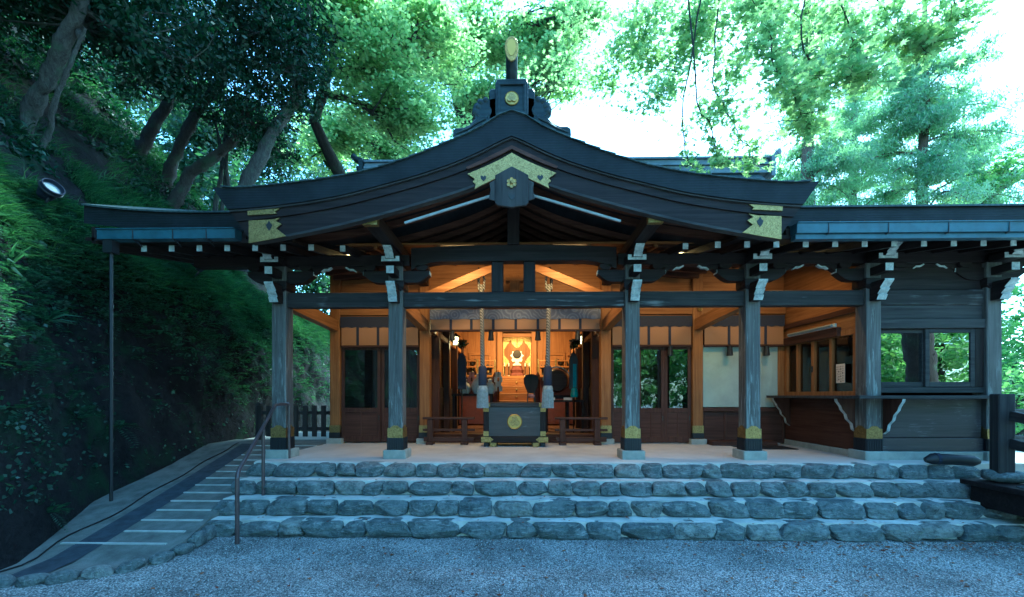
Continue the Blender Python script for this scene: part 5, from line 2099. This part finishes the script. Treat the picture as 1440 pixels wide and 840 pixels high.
tree('evergreen_tree', 'dark forked trunk at the foot of the crest between two leaning ones', GT,
     [pp(226, 280, HD), pp(244, 225, HD), pp(278, 155, HD), pp(315, 110, HD), pp(350, 40, HD)], [.17, .14, .125, .11, .07],
     [(pp(350, 60, 11.5), (1.9, 1.6, 1.6), 46), (pp(400, 10, 11.5), (1.6, 1.5, 1.2), 34)], M['leaf_dark'], M['bark_dark'], .13, 110, .55, .7, .45, .5, .2, 24)
tree('evergreen_tree', 'low dark trunk almost lying over the foot of the bank crest', GT,
     [pp(240, 292, 11.5), pp(268, 242, 11.5), pp(300, 222, 11.5), pp(330, 196, 11.5), pp(345, 150, 11.5)], [.16, .14, .12, .10, .07],
     [(pp(350, 150, 11.3), (1.1, 1.2, 1.0), 24)], M['leaf_dark'], M['bark_dark'], .12, 100, .5, .7, .45, .5, .2, 25)
tree('evergreen_tree', 'tall pale curved trunk rising behind the left tip of the gable roof', GT,
     [pp(325, 330, 11.0), pp(348, 255, 11.0), pp(385, 185, 11.0), pp(412, 145, 11.0), pp(427, 95, 11.0), pp(432, 20, 11.0), pp(440, -60, 11)], [.18, .16, .14, .125, .11, .09, .06],
     [(pp(400, 90, 10.8), (1.2, 1.3, 1.6), 46), (pp(360, 20, 10.5), (1.8, 1.5, 1.3), 40), (pp(370, 210, 13), (1.1, 1.3, .9), 26)], M['leaf_dark'], M['bark'], .12, 110, .5, .75, .45, .5, .2, 26)
for i, (a, b, w) in enumerate((((296, 330), (318, 175), .07), ((308, 330), (322, 150), .055), ((330, 320), (300, 160), .06))):
    tree('sapling', ('slender pale stem behind the left roof tip, leftmost of three', 'slender pale stem behind the left roof tip, middle of three', 'slender dark stem crossing behind the left roof tip')[i], 'slender stems behind the left roof tip',
         [pp(*a, 12.5), pp((a[0] + b[0]) / 2 + 3, (a[1] + b[1]) / 2, 12.5), pp(*b, 12.5)], [w, w * .85, w * .5],
         [(pp(b[0], b[1] - 10, 12.5), (.7, .7, .5), 8)], M['leaf_dark'], M['bark'], .12, 80, .4, .7, .45, .5, .2, 30 + i, limb=.03)
# big canopy over the bank, nearer the camera (its trunk stands outside the frame)
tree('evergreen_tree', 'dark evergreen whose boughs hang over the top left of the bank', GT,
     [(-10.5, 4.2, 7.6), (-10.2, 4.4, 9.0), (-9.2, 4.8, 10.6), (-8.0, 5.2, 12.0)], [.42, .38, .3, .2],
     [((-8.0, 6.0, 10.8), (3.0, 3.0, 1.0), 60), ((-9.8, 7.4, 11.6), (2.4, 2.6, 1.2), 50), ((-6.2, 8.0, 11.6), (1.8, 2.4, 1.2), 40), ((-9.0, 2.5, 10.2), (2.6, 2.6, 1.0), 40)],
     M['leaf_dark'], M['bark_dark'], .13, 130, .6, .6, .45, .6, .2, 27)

for i, (x, y, z) in enumerate(((-10.0, -1.0, 8.0), (-9.6, -6.0, 7.6))):  # unseen evergreens, added to darken the bank and the left gravel
    tree('evergreen_tree', ('unseen dark evergreen added on the bank beside the camera for shade', 'unseen dark evergreen added on the bank behind the camera for shade')[i], GT,
         [(x, y, z - 2), (x + .3, y, z + 1), (x + 1.0, y + .3, z + 3), (x + 1.6, y + .4, z + 5)], [.36, .3, .24, .12],
         [((x + 2.6, y + .4, z + 3.0), (3.2, 3.4, 1.4), 80), ((x + .2, y + 1.5, z + 3.6), (2.6, 2.6, 1.5), 50)], M['leaf_dark'], M['bark_dark'], .17, 110, .75, .6, .5, .6, .2, 80 + i)

# ---- far wood closing the view on the left and behind
rng = np.random.default_rng(77)
cs = []
for (c, r, n) in ((pp(250, 150, 27), (6, 3, 5), 120), (pp(270, 260, 21), (2.6, 2, 3.4), 60), (pp(330, 300, 19), (1.6, 1.6, 2.6), 36), (pp(445, 400, 19), (2.2, 1.6, 2.6), 50), (pp(380, 210, 24), (4, 3, 4), 110), (pp(500, 200, 30), (6, 3, 5), 110), (pp(640, 120, 38), (9, 3, 9), 120), (pp(120, 40, 30), (7, 3, 6), 90), (pp(170, 110, 23), (3.2, 2, 2.6), 90), (pp(290, 190, 20), (2.6, 1.6, 2.4), 80)):
    cs.append(ell(c, r, n, rng, .1))
cs = np.concatenate(cs)
V_, F_ = leaf_quads(blob(cs, rng.uniform(.6, 1.3, len(cs)), 70, rng, .7), .24, rng, .5, .8, .5)
M['leaf_far'] = leaf_mat('far_wood_leaf', [(.035, .065, .045), (.06, .10, .07), (.10, .15, .11)], .4, .03)
tag(fast('far_wood', V_, F_, M['leaf_far']), kind='stuff')

# ---- maples behind the hall
GM = 'bright maples behind the hall'


def maple(label, base, trunk, radii, crowns, seed, leaf=.13, per=120):
    return tree('maple_tree', label, GM, [base] + trunk, radii, crowns, M['leaf_maple'], M['bark_dark'], leaf, per, .75, .26, .75, 1.2, 0, seed, False, .12, .45, .15)


maple('bright green maple spreading over the left slope of the gable roof', (-4.3, 17.0, 0),
      [(-4.4, 16.6, 5.0), pp(440, 170, 13), pp(470, 80, 12.5)], [.26, .2, .15, .08],
      [(pp(520, 90, 12.5), (2.3, 1.6, 1.7), 60), (pp(470, 20, 12), (1.6, 1.5, .8), 34), (pp(570, 170, 13), (1.7, 1.3, .9), 42), (pp(610, 60, 13), (1.7, 1.4, 1.4), 40)], 41)
maple('bright green maple rising straight behind the ridge ornament', (-1.2, 19.0, 0),
      [(-1.3, 19, 6.5), pp(640, 130, 18.5), pp(660, 20, 18.0)], [.3, .25, .18, .1],
      [(pp(640, 60, 18), (2.8, 1.8, 2.4), 70), (pp(740, 60, 18), (2.6, 1.8, 1.8), 50), (pp(560, 20, 18), (2.5, 1.6, 1.6), 50), (pp(800, 30, 17), (2.0, 1.6, 1.2), 34), (pp(775, 105, 17), (1.6, 1.4, .9), 26), (pp(675, 140, 18), (1.5, 1.3, .9), 26)], 42, .16)
maple('shaded maple low behind the left roof slope', (-3.6, 18.5, 0),
      [(-4.0, 18.4, 4.5), pp(455, 220, 17), pp(480, 170, 16.5)], [.2, .17, .12, .07],
      [(pp(480, 200, 16.5), (2.3, 1.6, 1.5), 46), (pp(560, 225, 17), (1.8, 1.3, .8), 26)], 43, .15)
# the maple whose boughs reach in from the right, close to the camera
rngm = np.random.default_rng(5)
boughs = [  # chains of pixels at a depth, leaves scattered round them
    ([(1250, -120), (1120, -40), (1085, 30), (1100, 80), (1135, 120), (1155, 165)], 5.6, .30, 260),
    ([(1300, -120), (1230, -10), (1245, 40), (1280, 70), (1310, 60)], 5.9, .34, 300),
    ([(1250, -120), (1180, -30), (1200, 60), (1190, 110), (1220, 120)], 5.4, .30, 260),
    ([(1150, -120), (1050, -30), (1040, 60), (1010, 110), (985, 160)], 7.0, .42, 330),
    ([(1100, -120), (1000, -30), (960, 60), (940, 110), (905, 150)], 7.4, .45, 360),
    ([(1000, -120), (900, -20), (880, 50), (860, 100), (835, 120)], 8.2, .5, 340),
    ([(1000, -120), (950, -20), (920, 20), (905, 70), (925, 100)], 7.8, .45, 300),
    ([(900, -120), (830, -30), (800, 20), (790, 70), (775, 110)], 9.0, .5, 280),
    ([(1120, -120), (1080, -20), (1060, 20), (1120, 30), (1170, 40)], 6.6, .5, 360),
    ([(1160, -100), (1100, -20), (1000, 10), (960, 30), (1010, 40)], 7.2, .5, 380),
    ([(1380, -120), (1300, -40), (1330, 20), (1290, 60), (1262, 85)], 6.2, .4, 300),
    ([(1020, -60), (1010, 120), (1040, 190), (1065, 205), (1070, 235)], 6.6, .22, 110),
    ([(1000, -60), (960, 150), (965, 220), (972, 250), (975, 262)], 6.4, .16, 60),
    ([(960, -60), (985, 150), (1015, 190), (1022, 215), (1020, 232)], 6.3, .16, 60),
    ([(1150, -80), (1130, 60), (1160, 120), (1140, 160), (1150, 190)], 5.8, .22, 150),
]
mt = thing('maple_tree', (10.5, 3.2, 0), 'near maple whose thin boughs of star shaped leaves hang in from the right', 'tree')
tm = MB()
tm.tube([(10.5, 3.2, -.1), (10.4, 3.2, 2.0), (10.0, 3.4, 4.5), (9.2, 3.9, 7.0), (8.0, 4.6, 8.8), (6.0, 5.4, 10.0), (3.5, 6.2, 10.6)], [.34, .28, .25, .2, .16, .11, .06], 12)
obj('trunk', tm, M['bark_dark'], mt, 0, 70)
lp, bm_ = [], MB()
for (ch, D, sp, n) in boughs:
    P = np.array([pp(a, b, D + rngm.uniform(-.25, .25)) for a, b in ch])
    tt = np.linspace(0, len(P) - 1, 22)
    C = np.stack([np.interp(tt, range(len(P)), P[:, k]) for k in range(3)], 1) + np.cumsum(rngm.normal(size=(22, 3)) * .018, 0)
    bm_.tube([tuple(c) for c in C], list(np.linspace(.014, .003, 22)), 5)
    for k in range(7, 22, 1):
        for _ in range(3):
            d = rngm.normal(size=3) * np.array([1, .8, .45]) + np.array([0, 0, -.25])
            e = C[k] + d * sp * rngm.uniform(.4, 1.0)
            bm_.tube(bend(C[k], e, rngm, .1, 4), [.006, .005, .004, .002], 4)
            q = max(3, n // 13)
            f = rngm.uniform(.15, 1.1, (q, 1))
            lp.append(C[k] + (e - C[k]) * f + rngm.normal(size=(q, 3)) * np.array([.11, .11, .04]) * (sp / .35))
obj('branches', bm_, M['bark_dark'], mt)
lp = np.concatenate(lp)
V_, F_ = leaf_stars(lp, .135, rngm, 1.0, .55)
fast('crown', V_, F_, M['leaf_maple'], mt)


# ---- tall cedars on the right
def cedar(label, px_, D, w, seed, zb=0.0, lean=0.0, lo=4.0, hi=17, rad=3.0, nb=44):
    rng = np.random.default_rng(seed)
    x = pp(px_, 556, D)[0]
    y = pp(px_, 556, D)[1]
    t = thing('cedar_tree', (x, y, zb), label, 'tree', 'tall cedars on the right')
    tm = MB()
    H = hi + 2
    n = 14
    tm.tube([(x + lean * k / n + .06 * math.sin(k * 1.3), y, zb + H * k / n) for k in range(n + 1)], [w * (1 - .75 * k / n) * (1.25 if k == 0 else 1) for k in range(n + 1)], 14)
    obj('trunk', tm, M['bark_cedar'], t, 0, 70)
    bm2 = MB()
    pts = []
    for k in range(nb):
        f = rng.uniform(0, 1) ** .9
        z = zb + lo + (hi - lo) * f
        a = rng.uniform(0, 2 * math.pi)
        L = rad * (1 - .65 * f) * rng.uniform(.55, 1.15)
        s = np.array([x + lean * z / H, y, z])
        e = s + np.array([math.cos(a) * L, math.sin(a) * L, -.18 * L + rng.uniform(-.2, .5)])
        c = [s + (e - s) * q + np.array([0, 0, .22 * L * math.sin(math.pi * q)]) for q in np.linspace(0, 1, 7)]
        bm2.tube([tuple(p) for p in c], list(np.linspace(.055, .012, 7)), 5)
        for q in range(2, 7):
            m_ = 6
            cc = c[q] + rng.normal(size=(m_, 3)) * np.array([.38, .38, .16])
            pts.append(blob(cc, np.full(m_, .36), 46, rng, .55))
    obj('branches', bm2, M['bark_cedar'], t)
    V_, F_ = leaf_quads(np.concatenate(pts), .17, rng, .5, .7, .26, .7)
    fast('crown', V_, F_, M['leaf_cedar'], t)


cedar('tall cedar with a wide trunk behind the right gable tip', 1135, 19, .44, 61, 0, .1, 6.5, 19, 3.2, 46)
cedar('tall slender cedar between two wider cedar trunks', 1200, 23, .33, 62, 0, 0, 7.5, 21, 2.8, 40)
cedar('tall cedar standing alone above the right eave, grey bare trunk below its boughs', 1292, 18, .34, 63, 0, .3, 9.0, 17, 3.6, 50)
cedar('short cedar between the tiled ridge end and the wide cedar trunk', 1098, 21, .2, 64, 0, 0, 8, 12.5, 2.0, 26)
cedar('distant cedar thinning out against the white sky', 1345, 26, .25, 65, 0, .5, 8, 18, 3.2, 30)


# ---- pale shrubs and small trees beyond the right eave
def shrub(label, c, r, n, seed, leaf=.2, per=60):
    rng = np.random.default_rng(seed)
    t = thing('broadleaf_tree', (c[0], c[1], 0), label, 'tree', 'pale broadleaf trees beyond the right eave')
    tm = MB()
    tm.tube([(c[0], c[1], -.1), (c[0] + .15, c[1], c[2] * .4), (c[0] - .1, c[1], c[2])], [.22, .17, .06], 9)
    cs = ell(c, r, n, rng, .2)
    for q in cs[:22]:
        tm.tube(bend((c[0], c[1], c[2] * .45), q, rng, .1, 5), [.07, .055, .04, .025, .01], 5)
    obj('trunk', tm, M['bark'], t)
    V_, F_ = leaf_quads(blob(cs, rng.uniform(.45, .95, n), per, rng, .5), leaf, rng, .9, .6, .55)
    fast('crown', V_, F_, M['leaf_pale'], t)


shrub('pale broadleaf tree between the gable tip and the lone cedar', (9.4, 22, 6.2), (3.2, 2.0, 3.2), 90, 71)
shrub('pale broadleaf tree below the lone cedar', (15.5, 23, 6.0), (4.0, 2.2, 3.6), 100, 72)
shrub('pale broadleaf tree at the right edge above the eave', (22.0, 24, 6.4), (4.0, 2.2, 3.8), 100, 73)
shrub('pale bushy tree seen past the right corner pillar', (13.2, 12.5, 2.6), (2.6, 1.6, 2.8), 110, 74, .16)
shrub('pale bushy tree just beyond the booth, at the right edge of the view', (16.0, 13.5, 3.0), (3.0, 1.8, 3.4), 120, 76, .17)
shrub('tall pale tree between the lone cedar and the white sky', (17.5, 27, 9.5), (3.6, 2.4, 4.6), 110, 77, .24)
shrub('tall pale tree behind the wide cedar', (12.0, 29, 9.0), (4.6, 2.4, 5.2), 120, 78, .26)
shrub('low pale bush just behind the end of the booth, past the corner pillar', (10.4, 9.6, 1.5), (1.5, 1.1, 1.5), 60, 79, .13)
tree('leaning_tree', 'curved leaning dark trunk with pale leaves above the gutter at far right', None,
     [pp(1372, 340, 17), pp(1380, 292, 17), pp(1402, 266, 17), pp(1428, 250, 17), pp(1460, 240, 17)], [.18, .17, .15, .13, .1],
     [(pp(1430, 235, 16.6), (1.6, 1.0, .5), 24), (pp(1390, 262, 16.5), (1.0, .8, .3), 10)], M['leaf_pale'], M['bark'], .17, 70, .55, .4, .55, .9, 0, 75, limb=.05)

# ---- trees on the far side of the forecourt, seen in the booth windows
for i, (x, y, h) in enumerate(((-4.0, -16, 8), (3.0, -17, 9), (9.5, -15, 9), (14.5, -12, 9), (19.0, -9, 9), (23.0, -5, 9.5), (26.5, 0, 10), (18.0, -15, 11), (25, -11, 11))):
    rng = np.random.default_rng(90 + i)
    t = thing('forecourt_tree', (x, y, 0), 'leafy tree across the forecourt, mirrored in the booth windows', 'tree', 'trees across the forecourt')
    tm = MB().tube([(x, y, -.1), (x + .1, y, 2.5), (x - .1, y, h * .8)], [.26, .2, .07], 9)
    obj('trunk', tm, M['bark_dark'], t, 0, 70)
    cs = ell((x, y, h * .46), (3.2, 2.2, h * .50), 130, rng, .2)
    V_, F_ = leaf_quads(blob(cs, rng.uniform(.5, 1.0, 130), 60, rng, .5), .26, rng, .8, .6, .55)
    fast('crown', V_, F_, M['leaf_pale'], t)

_src = t
for i, (dx, dy) in enumerate(((-33, -8), (-25, -9), (-17, -9), (-10, -8), (-4, -9), (3, -6), (7, 2), (-14, -4), (-7, -3), (-1, -2))):
    copy_tree(_src, (25 + dx, -11 + dy, 0))

# ================================================================== GROUND COVER ON THE BANK
rng = np.random.default_rng(12)


def surf_pts(n, u0, u1, y0, y1, rng, clumpy=0.0, seed=0, thr=0.0):
    u = rng.uniform(u0, u1, n)
    y = rng.uniform(y0, y1, n)
    x, z = bank_surface(u, y)
    P = np.stack([x, y, z], 1)
    if clumpy:
        k = fbm(P * clumpy, seed, 3) > thr
        P, u = P[k], u[k]
    return P, u


def blades(P, rng, length, width, lean):
    """curved grass blades, two quads each"""
    n = len(P)
    L = length * rng.uniform(.5, 1.3, (n, 1))
    d = rng.normal(size=(n, 3)) * .35 + np.array(lean)
    d /= np.linalg.norm(d, axis=1)[:, None]
    side = np.cross(d, rng.normal(size=(n, 3)))
    side /= np.linalg.norm(side, axis=1)[:, None]
    w = width * rng.uniform(.6, 1.3, (n, 1))
    dr = np.array([.55, -.05, -.55]) * rng.uniform(.3, 1.2, (n, 1))
    p0 = P
    p1 = P + d * L * .5 + dr * L * .12
    p2 = P + d * L * .85 + dr * L * .55
    V_ = np.stack([p0 - side * w, p0 + side * w, p1 - side * w * .8, p1 + side * w * .8, p2 - side * w * .12, p2 + side * w * .12], 1).reshape(-1, 3)
    b = np.arange(n)[:, None] * 6
    F_ = np.concatenate([b + np.array([[0, 1, 3, 2]]), b + np.array([[2, 3, 5, 4]])], 0)
    return V_, F_


A, _ = surf_pts(52000, 1.15, 3.0, 2.5, 13, rng, .9, 5, -.2)
B, _ = surf_pts(16000, 1.0, 1.9, 5.5, 22, rng)
C_, _ = surf_pts(16000, 2.9, 7, 4, 14, rng, .9, 8, .05)
V_, F_ = blades(np.concatenate([A, B, C_]), rng, .34, .006, (.6, -.1, .45))
tag(fast('grass', V_, F_, M['grass']), kind='stuff')
# low dark undergrowth on the upper slope below the trees
U_, _ = surf_pts(6500, 2.4, 11, 2.5, 19, rng, .7, 18, -.28)
V_, F_ = leaf_quads(blob(U_ + np.array([0, 0, .06]), rng.uniform(.12, .3, len(U_)), 16, rng, .5), .11, rng, .6, .6, .5, .2)
tag(fast('undergrowth', V_, F_, M['leaf_dark']), kind='stuff')


def fronds(P, rng, length, pairs=9, out=(.8, -.2, .35)):
    """arching fern fronds with paired leaflets"""
    n = len(P)
    L = length * rng.uniform(.55, 1.3, (n, 1))
    d = rng.normal(size=(n, 3)) * .5 + np.array(out)
    d /= np.linalg.norm(d, axis=1)[:, None]
    side = np.cross(d, np.array([0, 0, 1.0]))
    side /= np.linalg.norm(side, axis=1)[:, None] + 1e-6
    V_, k = [], 0
    for i in range(1, pairs + 1):
        t = i / pairs
        c = P + d * L * t + np.array([0, 0, -.42]) * L * t * t
        ln = L * .26 * math.sin(math.pi * (t * .82 + .12))
        for s in (-1, 1):
            e = c + (side * s + d * .35) * ln + np.array([0, 0, -.15]) * ln
            w = d * L * .045
            V_.append(np.stack([c - w * .4, c * .45 + e * .55 - w * .8, e, c * .45 + e * .55 + w * .8], 1))
    V_ = np.stack(V_, 1).reshape(-1, 3)
    return V_, np.arange(len(V_)).reshape(-1, 4)


A, uA = surf_pts(8500, .35, 1.9, 2.6, 16, rng, 1.0, 2, -.18)
A = A[rng.uniform(0, 1, len(A)) < np.where(A[:, 1] < 5.6, 1, np.clip((uA - .35) / .7, .30, 1))]
B, _ = surf_pts(5200, .85, 1.8, 2.6, 18, rng)
B2, _ = surf_pts(2200, .4, 1.8, 9.0, 15, rng)
B = np.concatenate([B, B2])
V1, F1 = fronds(np.concatenate([A, B]), rng, .29, 9)
# small round creeping leaves
Cc, uC = surf_pts(70000, .12, 1.9, 2.6, 18, rng, 1.3, 15, -.10)
Cc = Cc[rng.uniform(0, 1, len(Cc)) < np.where(Cc[:, 1] < 5.4, .6, np.clip((uC - .45) / .7, .22, 1))]
Cc = Cc + rng.normal(size=Cc.shape) * .035
V2, F2 = leaf_quads(Cc, .06, rng, .4, .6, .75, .2)
V_, F_ = np.concatenate([V1, V2]), np.concatenate([F1, F2 + len(V1)])
tag(fast('ferns', V_, F_, M['fern']), kind='stuff')
# a few larger plants one can tell apart
for i, (px_, py_, D, kind, lab) in enumerate((
        (62, 452, 5.9, 'spray', 'spiky star of narrow leaves on the dark bank, halfway down'),
        (12, 375, 5.6, 'spray', 'spiky tuft of narrow leaves at the left edge of the bank'),
        (52, 362, 6.0, 'fern', 'arching fern on the upper bank under the floodlight'),
        (28, 575, 5.3, 'fern', 'pale fern low on the bank at the left edge'),
        (28, 522, 5.4, 'fern', 'fern on the bank just above the pale low one'),
        (70, 720, 4.9, 'fern', 'fern at the foot of the bank beside the ramp'),
        (110, 590, 5.9, 'fern', 'fern in the dark middle of the bank left of the rain pipe'),
        (165, 600, 6.4, 'fern', 'fern on the dark bank right behind the rain pipe'))):
    r_ = np.array(ray(px_, py_))
    # walk along the ray until it meets the bank
    best = None
    for D_ in np.linspace(3.5, 9, 140):
        q = np.array(CAM) + r_ * D_
        uu = float(bank_x(q[1]) - q[0])
        xs_, zs_ = bank_surface(np.array([max(uu, .02)]), np.array([q[1]]))
        if uu > 0 and zs_[0] > q[2]:
            best = q
            break
    if best is None:
        continue
    rg_ = np.random.default_rng(200 + i)
    base_ = best + np.array([.05, -.03, 0])
    if kind == 'spray':
        n = 16
        V_, F_ = blades(np.repeat(base_[None], n, 0), rg_, .5, .018, (.5, -.3, .3))
        nm = 'spiky_plant'
    else:
        V_, F_ = fronds(np.repeat(base_[None], 7, 0), rg_, .34, 11, (.6, -.4, .4))
        nm = 'fern_plant'
    o = fast(nm, V_, F_, M['fern'], None, Vector(tuple(map(float, base_))))
    tag(o, lab, 'plant', 'larger plants on the mossy bank')

# fallen leaves on the steps and gravel
n = 620
px_ = np.concatenate([rng.normal(5.0, 1.2, 300), rng.uniform(-3.5, 6.5, 320)])
py_ = np.concatenate([rng.normal(5.28, .14, 260), rng.uniform(3.6, 6.3, 360)])
pz = np.select([py_ < 5.43, py_ < 5.74, py_ < 6.06, py_ < 6.37], [0, .21, .42, .63], .84) + .012
c = np.stack([px_, py_, pz], 1)
V_, F_ = leaf_quads(c, .042, rng, 2.5, .35, .7)
tag(fast('fallen_leaves', V_, F_, M['litter']), kind='stuff')
# loose pebbles on the gravel
n = 26000
py_ = 3.7 + 1.72 * rng.uniform(0, 1, n) ** .85
px_ = rng.uniform(-4.2, 6.8, n)
k_ = px_ > np.interp(py_, [3.7, 4.2, 4.5, 5.0, 5.5], [-4.2, -4.0, -3.75, -3.7, -3.8])
c = np.stack([px_, py_, np.full(n, .003)], 1)[k_]
n = len(c)
OCT = np.array([(1, 0, 0), (-1, 0, 0), (0, 1, 0), (0, -1, 0), (0, 0, 1), (0, 0, -1)], float)
OF = np.array([(0, 2, 4), (2, 1, 4), (1, 3, 4), (3, 0, 4), (2, 0, 5), (1, 2, 5), (3, 1, 5), (0, 3, 5)])
sz = rng.uniform(.003, .0095, (n, 1, 1)) * rng.uniform(.6, 1.3, (n, 1, 3))
an = rng.uniform(0, 2 * math.pi, n)
o_ = OCT[None] * sz * (1 + .3 * rng.normal(size=(n, 6, 1)))
rx_ = o_[:, :, 0] * np.cos(an)[:, None] - o_[:, :, 1] * np.sin(an)[:, None]
ry_ = o_[:, :, 0] * np.sin(an)[:, None] + o_[:, :, 1] * np.cos(an)[:, None]
V_ = (np.stack([rx_, ry_, o_[:, :, 2] * .7], 2) + c[:, None, :]).reshape(-1, 3)
F_ = (np.arange(n)[:, None, None] * 6 + OF[None]).reshape(-1, 3)
km = Mat('loose_pebble', (.4, .4, .4), .8, 0, .3)
km.color(km.ramp(km.island_random(), [(0, (.12, .125, .125)), (.4, (.34, .35, .35)), (.75, (.44, .45, .44)), (1, (.62, .62, .60))]))
tag(fast('pebbles', V_, F_, km.m), kind='stuff')
# leaves caught in the right gutter
n = 140
c = np.stack([rng.choice([4.5, 4.6, 5.0, 5.9, 6.4, 6.5, 7.0], n) + rng.normal(size=n) * .12, rng.uniform(5.99, 6.11, n), 4.372 + rng.uniform(0, .02, n)], 1)
V_, F_ = leaf_quads(c, .05, rng, 1.0, .8, .6)
tag(fast('gutter_leaves', V_, F_, M['litter']), kind='stuff')
